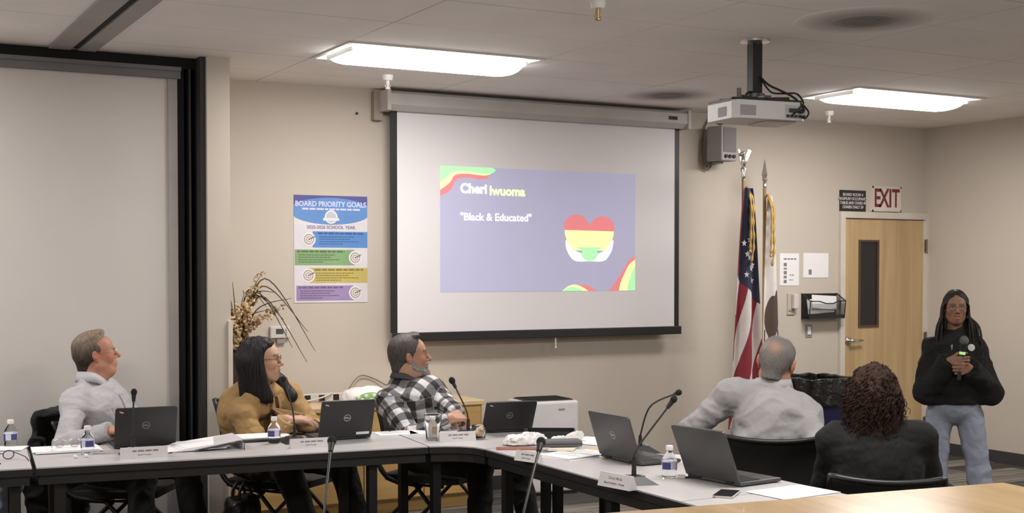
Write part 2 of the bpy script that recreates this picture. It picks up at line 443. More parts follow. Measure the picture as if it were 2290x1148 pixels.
# ---- round ceiling vents and sprinklers
def vent_mat(name):
    m = M(name, (.2, .19, .18), .9); nt, b = nodes_of(m)
    tc = nt.nodes.new('ShaderNodeTexCoord'); ln = nt.nodes.new('ShaderNodeVectorMath'); ln.operation = 'LENGTH'; nt.links.new(tc.outputs['Object'], ln.inputs[0])
    cr = nt.nodes.new('ShaderNodeValToRGB'); cr.color_ramp.elements[0].position = .10; cr.color_ramp.elements[0].color = (.25,.225,.215,1)
    cr.color_ramp.elements[1].position = .345; cr.color_ramp.elements[1].color = (.84,.80,.78,1); nt.links.new(ln.outputs['Value'], cr.inputs['Fac'])
    nt.links.new(cr.outputs['Color'], b.inputs['Base Color']); return m
VM = vent_mat('dusty_vent')
for (px, py, lab) in ((1935, 46, 'round dusty grey ceiling vent, nearer the camera above the projector'), (1495, 213, 'round dusty grey ceiling vent just left of the projector')):
    p = onZ(px, py, CEIL)
    t = thing('ceiling_vent', lab, 'vent', p, 0, 'round ceiling vents')
    MB().lathe([(.0, -.003), (.1, -.003), (.2, -.0025), (.3, -.002), (.345, -.001), (.35, 0)], seg=48).build('grille', VM, t, True)
    b = MB()
    for r in (.07, .115, .16): b.tube([(r*math.cos(a*PI/16), r*math.sin(a*PI/16), -.003) for a in range(32)], .003, 6, closed=True)
    b.build('vane', VM, t, True)
CHROME = M('chrome', (.75, .73, .7), .18, 1.)
for (px, py, lab) in ((867, 168, 'white sprinkler head on ceiling above the left end of the screen housing'), (1854, 249, 'small white sprinkler head on ceiling, under the right-hand light'), (1337, 2, 'brass sprinkler head at the top edge of the picture')):
    p = onZ(px, py, CEIL)
    t = thing('ceiling_sprinkler', lab, 'sprinkler', p, 0, 'ceiling sprinkler heads')
    mt = M('brass', (.55, .4, .2), .3, 1.) if px == 1337 else WHITE_M
    MB().lathe([(.036, 0), (.036, -.012), (.03, -.035), (.0, -.036)]).build('escutcheon', WHITE_M, t, True, ang=40)
    MB().cyl((0, 0, -.03), (0, 0, -.06), .011).cyl((0, 0, -.06), (0, 0, -.085), .006).build('stem', mt, t)
    MB().lathe([(.018, -.085), (.018, -.088), (.004, -.092)], seg=12).tube([(-.012, 0, -.06), (-.016, 0, -.072), (-.006, 0, -.086)], .003, 6).tube([(.012, 0, -.06), (.016, 0, -.072), (.006, 0, -.086)], .003, 6).build('deflector', mt, t)

# ---- the door
dl, dr = onY(1873, 600, YB).x, onY(2072, 600, YB).x
il, ir, dtop = onY(1885, 600, YB).x, onY(2064, 600, YB).x, onY(1975, 490, YB).z
d = bpy.data.objects.new('door_1', None); COL.objects.link(d); d.location = ((il+ir)/2, YB, 0); structure(d)
w = (ir-il)/2; fw = (dr-dl)/2
f = MB()
f.bx(-fw, -w, -.035, 0, 0, dtop+.055).bx(w, fw, -.035, 0, 0, dtop+.055).bx(-w, w, -.035, 0, dtop, dtop+.055); f.bevel(.004)
f.bx(-w, -w+.014, -.018, 0, 0, dtop).bx(w-.014, w, -.018, 0, 0, dtop)
f.build('door_frame', CREAM, d)
DOORW = wood_mat('maple_door', (.44, .30, .15), (.56, .40, .22), .45, (7, 7, .5))
vx0, vx1 = onY(1917, 640, YB).x-d.location.x, onY(1962, 640, YB).x-d.location.x
vz0, vz1 = onY(1940, 732, YB).z, onY(1940, 537, YB).z
MB().bx(-w+.014, vx0, -.012, -.002, .01, dtop-.006).bx(vx1, w-.014, -.012, -.002, .01, dtop-.006).bx(vx0, vx1, -.012, -.002, .01, vz0).bx(vx0, vx1, -.012, -.002, vz1, dtop-.006).build('door_leaf', DOORW, d)
BRN = M('brown_window_frame', (.1, .055, .035), .5)
f = MB(); e = .018
f.bx(vx0, vx0+e, -.022, 0, vz0, vz1).bx(vx1-e, vx1, -.022, 0, vz0, vz1).bx(vx0+e, vx1-e, -.022, 0, vz0, vz0+e).bx(vx0+e, vx1-e, -.022, 0, vz1-e, vz1); f.build('vision_frame', BRN, d)
MB().bx(vx0+e, vx1-e, -.01, -.004, vz0+e, vz1-e).build('vision_glass', M('dark_glass', (.022, .021, .022), .12), d)
hp = onY(1893, 762, YB); hx, hz = hp.x-d.location.x, hp.z
MB().cyl((hx, -.012, hz), (hx, -.03, hz), .034, .03, 20).cyl((hx, -.03, hz), (hx, -.06, hz), .012).tube([(hx-.012, -.06, hz), (hx+.04, -.062, hz+.002), (hx+.13, -.056, hz)], [.012, .011, .009], 10).build('door_handle', CHROME, d, True)
for z in (onY(2066, 551, YB).z, onY(2063, 757, YB).z, .25):
    MB().bx(w-.014, w+.012, -.04, -.03, z-.055, z+.055).cyl((w, -.042, z-.06), (w, -.042, z+.06), .008).build('hinge', M('bronze_hinge', (.23, .18, .13), .4, .8), d)
# ================================================================== things on the back wall
BLACK = M('black_satin', (.014, .0135, .013), .5)
BLACKP = M('black_plastic', (.018, .0175, .018), .42, bump=(300, .1, .001))
PAPER = M('white_paper', (.80, .78, .79), .8, var=(12, .02))
INK = M('grey_ink', (.2, .19, .2), .8)
INKD = M('dark_ink', (.05, .05, .055), .8)
CREAMP = M('ivory_plastic', (.6, .56, .52), .5)
GREYP = M('grey_plastic', (.27, .255, .25), .55)
SILV = M('brushed_silver', (.62, .6, .57), .3, .9)
def lines(name, rows, mat, parent, y, group_label=None):
    """rows of short printed marks: (x0, x1, z, height)"""
    b = MB(); rg = random.Random(len(rows)*13+int(abs(rows[0][2])*1000))
    for x0, x1, z, h in rows:
        x = x0
        while x < x1-1e-4:
            wd = min(x1-x, h*rg.uniform(1.6, 4.5)); b.bx(x, x+wd, y-.0003, y, z-h/2, z+h/2); x += wd + h*.6
    return b.build(name, mat, parent)

# ---- pull-down projection screen
SY = 8.19
sl, sr = onY(888, 500, SY).x, onY(1508, 500, SY).x
st, sb = onY(888, 249, SY).z-.02, onY(888, 745, SY).z
ol, orr = onY(873, 500, SY).x, onY(1518, 500, SY).x
t = thing('projection_screen', 'large white pull-down projection screen with black border on the back wall', 'screen', ((sl+sr)/2, SY, 0))
cx = (sl+sr)/2
SCR = M('screen_fabric', (.74, .71, .73), .7, var=(.9, .02))
MB().bx(sl-cx, sr-cx, -.002, .002, sb, st+.06).build('screen_fabric', SCR, t)
for a_, b_ in ((ol, sl), (sr, orr)): MB().bx(a_-cx, b_-cx, -.003, .003, sb, st+.06).build('black_border', BLACK, t)
bl, br_ = onY(878, 750, SY).x-cx, onY(1522, 745, SY).x-cx
MB().bx(bl, br_, -.014, .014, sb-.062, sb).bevel(.006).build('bottom_bar', BLACKP, t)
cl, cr_ = onY(866, 215, SY-.07).x-cx, onY(1541, 270, SY-.07).x-cx
ct, cb = 2.805, 2.675
hs = MB()
prof = [(.06, cb), (-.05, cb), (-.085, cb+.035), (-.085, ct-.02), (-.06, ct), (.06, ct)]
hs.prism([(y, z) for y, z in prof], cl, cr_, M4=Matrix(((0, 0, 1, 0), (1, 0, 0, 0), (0, 1, 0, 0), (0, 0, 0, 1))))
hs.build('housing', M('housing_grey', (.47, .445, .43), .5), t)
for a_, b_ in ((cl-.006, cl+.02), (cr_-.02, cr_+.006)): MB().bx(a_, b_, -.092, .062, cb-.004, ct+.004).build('end_cap', M('housing_cap', (.5, .47, .45), .5), t)
for x in (cl-.01, cr_-.05): MB().bx(x-.035, x+.03, .05, .108, cb-.06, ct+.01).bevel(.004).build('wall_bracket', M('bracket_brown', (.3, .25, .21), .5), t)
bd = MB().bx(cr_-.2, cr_-.12, -.0875, -.085, cb+.058, cb+.085).build('badge', INKD, t)
MB().tube([(.1, 0, sb-.06), (.1, -.003, sb-.13)], .005, 8).sph((.1, -.003, sb-.135), .009, 8).build('pull_cord', CREAMP, t)
# slide thrown on the screen
x0, x1 = onY(984, 500, SY).x-cx, onY(1420, 500, SY).x-cx
z1, z0 = onY(984, 371, SY).z, onY(984, 654, SY).z
Wd, Hd = x1-x0, z1-z0
def SM(n, c, e): return M('slide_'+n, c, .7, emit=e, var=(3, .015))
sp_ = MB().bx(x0, x1, -.0034, -.0024, z0, z1).build('projected_slide', SM('lavender', (.44, .43, .60), .24), t)
def slide_poly(name, pts, mat, lay):
    return MB().poly([(x0+u*Wd, -.0036-.0006*lay, z1-v*Hd) for u, v in pts]).build(name, mat, sp_)
RED, YEL, GRN, SWH = SM('red', (.80, .24, .26), .30), SM('yellow', (.95, .90, .45), .38), SM('green', (.42, .86, .45), .38), SM('white', (.95, .92, .95), .45)
def curve(pts, n=14):                       # smooth curve through points
    out = []
    P = [pts[0]]+pts+[pts[-1]]
    for i in range(1, len(P)-2):
        for k in range(n):
            s = k/n; a, b, c, d = (Vector(q) for q in P[i-1:i+3])
            out.append(tuple(.5*((2*b)+(c-a)*s+(2*a-5*b+4*c-d)*s*s+(3*b-a-3*c+d)*s**3)))
    return out+[pts[-1]]
def U(px, py): return ((px-112)/1474., (py-106)/955.)     # from the slide's own proportions
slide_poly('corner_wave', [(0, 0)]+curve([(.2, .0), (.235, .07), (.2, .095), (.12, .085), (.075, .11), (.05, .19), (.0, .24)]), RED, 0)
slide_poly('corner_wave', [(0, 0)]+curve([(.245, .0), (.262, .02), (.22, .062), (.12, .055), (.07, .07), (.045, .13), (.0, .19)]), YEL, 1)
slide_poly('corner_wave', [(0, 0)]+curve([(.25, .0), (.267, .02), (.23, .05), (.12, .035), (.06, .045), (.03, .09), (.0, .125)]), GRN, 2)
slide_poly('corner_wave', [(1, 1)]+curve([(.855, 1.), (.89, .93), (.935, .82), (.965, .74), (1., .70)]), RED, 0)
slide_poly('corner_wave', [(1, 1)]+curve([(.91, 1.), (.92, .93), (.945, .84), (.97, .77), (1., .735)]), YEL, 1)
slide_poly('corner_wave', [(1, 1)]+curve([(.955, 1.), (.965, .92), (.985, .83), (1., .79)]), GRN, 2)
slide_poly('corner_wave', curve([(.67, 1.), (.70, .955), (.74, .95), (.79, .998)]), RED, 0)
slide_poly('corner_wave', curve([(.605, 1.), (.635, .962), (.67, .945), (.71, .965), (.745, 1.)]), YEL, 1)
slide_poly('corner_wave', curve([(.605, 1.), (.635, .972), (.66, .965), (.70, .985), (.715, 1.)]), GRN, 2)
# heart of three bands held by two white hands
hc = (.7505, .55); hw, hh = .1325, .2
def heart(n=64):
    out = []
    for k in range(n):
        a = 2*PI*k/n; x = 16*math.sin(a)**3/16; y = (13*math.cos(a)-5*math.cos(2*a)-2*math.cos(3*a)-math.cos(4*a))/14.5
        out.append((hc[0]+hw*x, hc[1]-hh*y*.93))
    return out
hp_ = heart()
def clipv(pts, lo, hi):
    out = []
    n = len(pts)
    for lim, sgn in ((lo, 1), (hi, -1)):
        if lim is None: continue
        res = []
        for i in range(len(pts)):
            a, b = pts[i], pts[(i+1) % len(pts)]
            ia, ib = (a[1]-lim)*sgn >= 0, (b[1]-lim)*sgn >= 0
            if ia: res.append(a)
            if ia != ib:
                s = (lim-a[1])/(b[1]-a[1]); res.append((a[0]+s*(b[0]-a[0]), lim))
        pts = res
    return pts
def fat(pts): return [(hc[0]+(u-hc[0])*1.0, v) for u, v in pts]
body = [(hc[0]-hw, .47)]+[(hc[0]-hw*.98, .53), (hc[0]-hw*.9, .58), (hc[0]-hw*.72, .64), (hc[0]-hw*.42, .70), (hc[0]-hw*.2, .735), (hc[0], .745)]
body = body+[(2*hc[0]-u, v) for u, v in body[::-1][1:]]
slide_poly('cupped_hands', curve([(hc[0]-hw*.95, .57), (hc[0]-hw*.95, .62), (hc[0]-hw*.86, .68), (hc[0]-hw*.58, .747), (hc[0], .75), (hc[0]+hw*.58, .747), (hc[0]+hw*.86, .68), (hc[0]+hw*.95, .62), (hc[0]+hw*.95, .57), (hc[0]+hw*.6, .66), (hc[0], .70), (hc[0]-hw*.6, .66)], 6), SWH, 0)
top = curve([(hc[0]-hw, .49), (hc[0]-hw*1.0, .43), (hc[0]-hw*.78, .375), (hc[0]-hw*.5, .36), (hc[0]-hw*.24, .378), (hc[0], .435), (hc[0]+hw*.24, .385), (hc[0]+hw*.5, .368), (hc[0]+hw*.78, .383), (hc[0]+hw, .435), (hc[0]+hw*.99, .495)], 6)
slide_poly('heart_band', top, RED, 2)
slide_poly('heart_band', clipv(body, .47, .66)[:], YEL, 1)
slide_poly('heart_band', curve([(hc[0]-hw*.55, .632), (hc[0]-hw*.3, .66), (hc[0]-hw*.34, .69), (hc[0]-hw*.2, .735), (hc[0], .748), (hc[0]+hw*.2, .735), (hc[0]+hw*.34, .69), (hc[0]+hw*.3, .66), (hc[0]+hw*.55, .632)], 6), GRN, 3)
def stext(s, u, v, size, mat, bold):
    return text('lettering', s, size, mat, sp_, (x0+u*Wd, -.0045, z1-v*Hd), bold=bold, align='LEFT')
stext('Cheri', .095, .175, .092, SWH, .0042)
stext('Iwuoma', .236, .187, .090, SM('lime', (.85, .95, .55), .42), .0035)
stext('"Black & Educated"', .095, .40, .0745, SWH, .0016)

# ---- poster
pl, pr_ = onY(657, 560, YB).x, onY(821, 560, YB).x
pz1, pz0 = onY(740, 438, YB).z, onY(740, 677, YB).z
t = thing('poster', 'tall paper poster of coloured bands with bullseyes, left of the screen', 'poster', ((pl+pr_)/2, YB, 0))
pw = (pr_-pl)/2; ph = pz1-pz0
MB().bx(-pw, pw, -.004, .001, pz0, pz1).build('sheet', M('poster_paper', (.66, .63, .66), .6), t)
def pz(v): return pz1 - v*ph
def band(name, c, u0, u1, v0, v1):
    return MB().bx(-pw+2*pw*u0, -pw+2*pw*u1, -.005, -.004, pz(v1), pz(v0)).build(name, M('poster_'+name+str(c[0]), c, .6), t)
h0 = MB().prism([(-pw, pz(.0)), (pw, pz(.0)), (pw, pz(.09)), (pw*.5, pz(.04)), (0, pz(.03)), (-pw*.5, pz(.04)), (-pw, pz(.09))], 0, .0006, M4=Matrix(((1, 0, 0, 0), (0, 0, -1, -.004), (0, 1, 0, 0), (0, 0, 0, 1)))).build('header_corner', M('poster_navy', (.09, .085, .27), .6), t)
e = [(pw*1.0*max(-1, min(1, 1.12*math.cos(a))), pz(.145-.125*math.sin(a))) for a in [2*PI*k/48 for k in range(48)]]
MB().prism(e, 0, .001, M4=Matrix(((1, 0, 0, 0), (0, 0, -1, -.0042), (0, 1, 0, 0), (0, 0, 0, 1)))).build('header_oval', M('poster_sky', (.12, .26, .56), .6), t)
PL = M('poster_pale', (.62, .62, .82), .6)
text('lettering', 'BOARD PRIORITY GOALS', .048, PL, t, (0, -.0056, pz(.082)), bold=.0012, sx=.93)
lines('lettering', [(-pw*.78, pw*.8, pz(.127), .012)], PL, t, -.0054)
s = MB(); 
for r, y in ((.046, -.0056), (.036, -.0062)): s.cyl((0, y, pz(.2)), (0, y-.0006, pz(.2)), r, seg=28, mi=0 if r > .04 else 1)
s.box((0, -.0066, pz(.222)), (.115, .001, .018)); s.build('seal', [M('poster_white', (.72, .71, .76), .6), M('seal_grey', (.5, .5, .56), .6)], t)
text('lettering', '2025-2026 SCHOOL YEAR', .03, M('poster_violet', (.22, .19, .36), .6), t, (0, -.0045, pz(.297)), bold=.001, sx=1.02)
BR_, BW = M('bullseye_brown', (.42, .32, .26), .6), M('poster_white', (.72, .71, .76), .6)
for k, (c, u0, u1, v0, v1, ux) in enumerate((((.10, .24, .56), .25, 1.0, .335, .485, .2), ((.22, .37, .17), .01, .82, .505, .65, .83), ((.52, .42, .12), .2, 1.0, .675, .815, .19), ((.33, .24, .45), .03, .8, .84, .98, .83))):
    band('goal_band', c, u0, u1, v0, v1)
    zc = pz((v0+v1)/2); xc = -pw+2*pw*ux
    bs = MB()
    for j, (r, m_) in enumerate(((.047, 0), (.036, 1), (.028, 0), (.021, 1), (.014, 0), (.007, 1))): bs.cyl((xc, -.005-.0004*j, zc), (xc, -.0054-.0004*j, zc), r, seg=28, mi=m_)
    bs.tube([(xc, -.008, zc), (xc+.04, -.009, zc+.02)], .003, 6, mi=2); bs.build('bullseye', [BW, BR_, INK], t)
    dk = M('poster_print'+str(k), tuple(q*.45 for q in c), .6)
    a, b_ = (-pw+2*pw*(u0+.07 if ux < .5 else u0+.03), -pw+2*pw*(u1-.06 if ux < .5 else u1-.14))
    lines('lettering', [(a, b_, pz(v0+.018), .012), (a+.01, a+(b_-a)*.8, pz(v0+.05), .006), (a+.01, a+(b_-a)*.7, pz(v0+.072), .006), (a+.01, a+(b_-a)*.9, pz(v0+.094), .006), (a+.01, a+(b_-a)*.55, pz(v0+.116), .006)], dk, t, -.0052)

def wall_thing(name, label, cat, px, py):
    p = onY(px, py, YB); return thing(name, label, cat, (p.x, YB, p.z))
def size_on_wall(px0, px1, py0, py1):
    a, b = onY(px0, (py0+py1)/2, YB), onY(px1, (py0+py1)/2, YB)
    return (b.x-a.x)/2, (onY((px0+px1)/2, py0, YB).z-onY((px0+px1)/2, py1, YB).z)/2

# thermostat
t = wall_thing('thermostat', 'ivory wall thermostat with dark display, behind the dried flowers', 'thermostat', 624, 743)
MB().bx(-.068, .068, -.028, .001, -.04, .04).bevel(.008).build('case', CREAMP, t)
MB().bx(-.03, .022, -.0295, -.028, -.012, .022).build('display', M('lcd', (.07, .075, .08), .3), t)
MB().bx(-.02, .035, -.02, .001, -.075, -.043).build('lower_vent', GREYP, t)
for z in (.015, 0, -.015): MB().bx(.032, .044, -.0305, -.028, z-.004, z+.004).build('button', GREYP, t)

# loudspeaker with coiled cord
t = wall_thing('wall_speaker', 'grey box loudspeaker on wall right of the screen with hanging cord', 'speaker', 1590, 326)
rot = Euler((0, 0, R(10)))
b = MB(); b.box((0, -.14, .0), (.18, .16, .27), rot).bevel(.014, 3); b.build('cabinet', M('speaker_grey', (.36, .34, .33), .55), t)
q = rot.to_matrix()
g = MB().box(q @ Vector((.0, -.082, .028)) + Vector((0, -.14, 0)), (.145, .006, .19), rot).bevel(.003).build('grille', M('grille_grey', (.21, .20, .20), .8, bump=(900, .6, .002)), t)
for k in (-1, 0, 1): MB().cyl(q @ Vector((.045*k, -.08, -.1))+Vector((0, -.14, 0)), q @ Vector((.045*k, -.094, -.1))+Vector((0, -.14, 0)), .014, seg=14).build('knob', INKD, t)
MB().box((-.02, -.03, -.14), (.05, .07, .03)).box((-.02, -.1, -.145), (.05, .1, .014)).cyl((0, -.002, -.05), (0, -.07, -.05), .03).build('bracket', GREYP, t)
MB().tube([(.05, -.012, CEIL-t.location.z-.01), (.0, -.014, .25), (-.07, -.015, .15), (-.115, -.02, .02), (-.118, -.02, -.12), (-.09, -.025, -.19), (-.05, -.03, -.2), (-.02, -.03, -.16)], .006, 8).tube([(-.09, -.018, .1), (-.1, -.02, -.05), (-.085, -.025, -.16), (-.06, -.03, -.17), (-.03, -.03, -.12)], .006, 8).build('cord', M('cord_taupe', (.2, .17, .14), .6), t, True)

# signs above the door
t = wall_thing('exit_sign', 'white EXIT sign with red letters above the wooden door', 'sign', 1979, 446)
w_, h_ = size_on_wall(1947, 2011, 418, 474)
MB().bx(-w_, w_, -.022, .001, -h_, h_).bevel(.004).build('panel', M('exit_white', (.66, .60, .54), .5), t)
b = MB()
for (a, c, d_, e_) in ((-w_, w_, h_-.014, h_), (-w_, w_, -h_, -h_+.014), (-w_, -w_+.012, -h_, h_), (w_-.012, w_, -h_, h_)): b.bx(a, c, -.026, -.02, d_, e_)
b.build('frame', CREAM, t)
EXR = M('exit_red', (.17, .03, .032), .6)
for ch, x, sx in (('E', -w_*.66, .86), ('X', -w_*.19, .86), ('I', w_*.24, .9), ('T', w_*.63, .8)):
    text('letter', ch, h_*2.05, EXR, t, (x, -.0235, 0), bold=.004, sx=sx*.84)
t = wall_thing('occupancy_sign', 'black occupancy sign with four rows of white lettering, left of EXIT', 'sign', 1906, 450)
w_, h_ = size_on_wall(1877, 1935, 426, 474)
MB().bx(-w_, w_, -.008, .001, -h_, h_).build('plate', M('sign_black', (.028, .022, .02), .5), t)
SW_ = M('sign_white', (.55, .53, .54), .6)
for k, (s_, sx) in enumerate((('BOARD ROOM 4', .8), ('MAXIMUM OCCUPANCY', .78), ('TABLES AND CHAIRS 49', .7), ('CHAIRS ONLY 59', .8))):
    text('lettering', s_, .034, SW_, t, (0, -.0085, h_*(.58-.385*k)), bold=.001, sx=sx*1.12)

# papers, receiver, wall file, switch
t = wall_thing('notice', 'portrait notice sheet with column of small marks, on wall beside the white flag', 'notice', 1765, 603)
w_, h_ = size_on_wall(1744, 1787, 567, 639)
MB().bx(-w_, w_, -.003, .001, -h_, h_).build('sheet', PAPER, t)
lines('lettering', [(-w_*.6, w_*.7, h_*.65, .012)], INK, t, -.0031)
b = MB()
for z, s_ in ((.3, 1), (.05, .5), (-.2, 1), (-.47, .8), (-.75, 1)): b.bx(-w_*.6, -w_*.28, -.0035, -.003, h_*z-.014*s_, h_*z+.014*s_)
b.build('pictogram', INK, t)
lines('lettering', [(0, w_*.5, -h_*.35, .008), (0, w_*.35, -h_*.65, .008)], INK, t, -.0031)
t = wall_thing('whiteboard_sheet', 'squarish blank white sheet with tiny grey mark, left of the door', 'notice', 1824, 594)
w_, h_ = size_on_wall(1796, 1852, 567, 622)
MB().bx(-w_, w_, -.004, .001, -h_, h_).build('sheet', PAPER, t)
MB().bx(-w_*.58, -w_*.34, -.0046, -.004, -h_*.75, -h_*.33).build('mark', INK, t)
t = wall_thing('intercom_handset', 'small ivory handset on wall below the portrait notice', 'intercom', 1769, 680)
w_, h_ = size_on_wall(1759, 1778, 656, 704)
MB().bx(-w_, w_*.7, -.012, .001, -h_, h_*.98).bevel(.003).build('back_plate', M('ivory_shade', (.48, .43, .38), .5), t)
MB().bx(-w_*.2, w_*.95, -.05, -.012, -h_*.45, h_*.9).bevel(.008).build('handset', CREAMP, t)
MB().bx(-w_*.8, w_*.3, -.016, -.011, -h_*.7, -h_*.5).build('label_strip', GREYP, t)
t = wall_thing('wall_file', 'black wire mesh wall file holding white papers, beside the door', 'file holder', 1831, 684)
w_, h_ = size_on_wall(1790, 1868, 656, 711)
MB().bx(-w_, w_, -.006, .001, -h_, h_).build('back_panel', BLACK, t)
b = MB(); D_ = .1
b.bx(-w_, w_, -D_, -.006, -h_, -h_+.012).bx(-w_, w_, -D_, -D_+.006, -h_+.012, -h_+.03)
rim = [(-w_, -D_*1.15, h_*.4), (-w_*.5, -D_*1.15, h_*.38), (-w_*.1, -D_*1.15, h_*.2), (w_*.3, -D_*1.15, h_*.2), (w_*.6, -D_*1.15, h_*.38), (w_, -D_*1.15, h_*.4)]
b.tube(rim, .005, 6)
for s_ in (-1, 1): b.tube([(s_*w_, -.004, h_), (s_*w_, -D_*1.15, h_*.4), (s_*w_, -D_, -h_), (s_*w_, -.004, -h_)], .005, 6)
b.tube([(w_*.72, -D_*1.1, h_*.4), (w_*.72, -D_, -h_*.3)], .008, 6)
b.build('wire_frame', BLACK, t)
MESH = M('wire_mesh', (.05, .045, .045), .6, alpha=.45)
MB().poly([(-w_, -D_, -h_), (w_, -D_, -h_), (w_, -D_*1.14, h_*.2), (-w_, -D_*1.14, h_*.2)]).poly([(w_, -.01, -h_), (w_, -D_, -h_), (w_, -D_*1.14, h_*.38), (w_, -.01, h_)]).poly([(-w_, -.01, -h_), (-w_, -D_, -h_), (-w_, -D_*1.14, h_*.38), (-w_, -.01, h_)]).build('mesh_front', MESH, t)
fp = MB().box((-.02, -.045, .0), (w_*1.5, .004, h_*1.2), Euler((R(-6), R(-3), 0))).box((.01, -.055, .03), (w_*1.4, .003, h_*1.1), Euler((R(-6), R(3), 0))).build('paper', PAPER, t)
t = wall_thing('light_switch', 'grey wall plate with white rocker light switch below the wire file', 'switch', 1808, 740)
w_, h_ = size_on_wall(1801, 1815, 725, 754)
MB().bx(-w_, w_, -.007, .001, -h_, h_).bevel(.002).build('wall_plate', GREYP, t)
MB().bx(-w_*.5, w_*.5, -.014, -.006, -h_*.6, h_*.62).bevel(.003).build('rocker', PAPER, t)
# wall screws left over above the poster
t = wall_thing('wall_hook', 'tiny dark screw in wall between the poster and the ceiling', 'screw', 797, 254)
MB().cyl((0, .001, 0), (0, -.012, 0), .006, .009, 10).build('screw_head', INKD, t)

# ---- projector on ceiling pole
p = onZ(1688, 90, CEIL)
t = thing('projector', 'white ceiling projector on black pole with dangling cables', 'projector', p, R(-6))
t2 = Matrix
MB().lathe([(.08, -.001), (.08, -.012), (.03, -.02), (.03, -.022)], seg=28).build('ceiling_flange', SILV, t, True, ang=40)
MB().bx(-.03, .03, -.03, .03, -.30, -.018).bevel(.004).build('pole', BLACK, t)
b = MB(); b.bx(-.15, .15, -.02, .02, -.325, -.312).bx(-.02, .02, -.13, .13, -.325, -.312).cyl((0, 0, -.29), (0, 0, -.33), .055, .055, 16)
for sx in (-1, 1):
    for sy in (-1, 1): b.tube([(0, 0, -.318), (sx*.1, sy*.07, -.318), (sx*.15, sy*.1, -.318), (sx*.15, sy*.1, -.35)], .009, 8)
b.tube([(-.13, -.05, -.318), (-.13, -.05, -.27)], .012, 8); b.build('mount', M('mount_grey', (.1, .095, .09), .45, .5), t)
body = MB(); BW_, BD, BZ0, BZ1 = .225, .16, -.44, -.345
poly = [(-BW_, -BD+.03), (-BW_+.03, -BD), (BW_-.03, -BD), (BW_, -BD+.03), (BW_, BD-.05), (BW_-.06, BD), (-BW_+.06, BD), (-BW_, BD-.05)]
body.prism(poly, BZ0, BZ1).bevel(.008); body.build('case', M('projector_white', (.62, .60, .60), .45), t)
MB().prism([(x*1.0, y*.98) for x, y in poly], BZ1-.006, BZ1+.012).bevel(.006).build('top_cover', BLACK, t)
MB().bx(-.19, -.095, -BD-.003, -BD+.002, -.425, -.372).build('vent_grille', M('vent_grey', (.36, .35, .36), .7, bump=(700, .6, .002), stretch=(1, 1, 12)), t)
MB().bx(-BW_-.003, -BW_+.002, -.08, .0, -.425, -.375).build('vent_grille', M('vent_grey', (.36, .35, .36)), t)
b = MB().bx(.09, .215, -BD-.004, -BD+.002, -.432, -.362)
b.build('port_panel', M('port_panel', (.5, .48, .48), .5), t)
for x in (.1, .125, .15, .175, .2): MB().bx(x-.008, x+.008, -BD-.012, -BD-.003, -.427, -.413).build('connector', INKD, t)
MB().bx(.11, .19, -BD-.014, -BD-.003, -.4, -.38).build('connector', INKD, t)
MB().cyl((-.13, .02+BD, -.4), (-.13, BD-.02, -.4), .04, .046, 24).build('lens', M('lens_glass', (.03, .03, .06), .08), t, True, ang=40)
MB().bx(.02, .2, -.1, .1, -.452, -.44).bevel(.004).build('filter_cover', M('projector_white', (.6, .6, .6)), t)
CB = M('cable_black', (.016, .015, .015), .5)
c = MB()
c.tube(curve([(.015, -.03, -.2), (.05, -.06, -.245), (.1, -.09, -.275), (.16, -.12, -.31), (.19, -.165, -.36), (.19, -.18, -.395), (.16, -.18, -.40)], 6), .006, 8)
c.tube(curve([(.02, -.03, -.21), (.07, -.05, -.28), (.13, -.08, -.29), (.2, -.1, -.29), (.215, -.14, -.34), (.18, -.165, -.37), (.12, -.172, -.42)], 6), .005, 8)
c.tube(curve([(.2, -.165, -.36), (.215, -.19, -.40), (.2, -.18, -.43), (.175, -.175, -.42)], 6), .005, 8)
c.build('cable', CB, t, True)
c = MB().tube(curve([(-.03, -.02, -.285), (-.07, -.05, -.29), (-.09, -.06, -.31), (-.05, -.05, -.32), (.0, -.04, -.31)], 6), .007, 8); c.build('cable', CB, t, True)

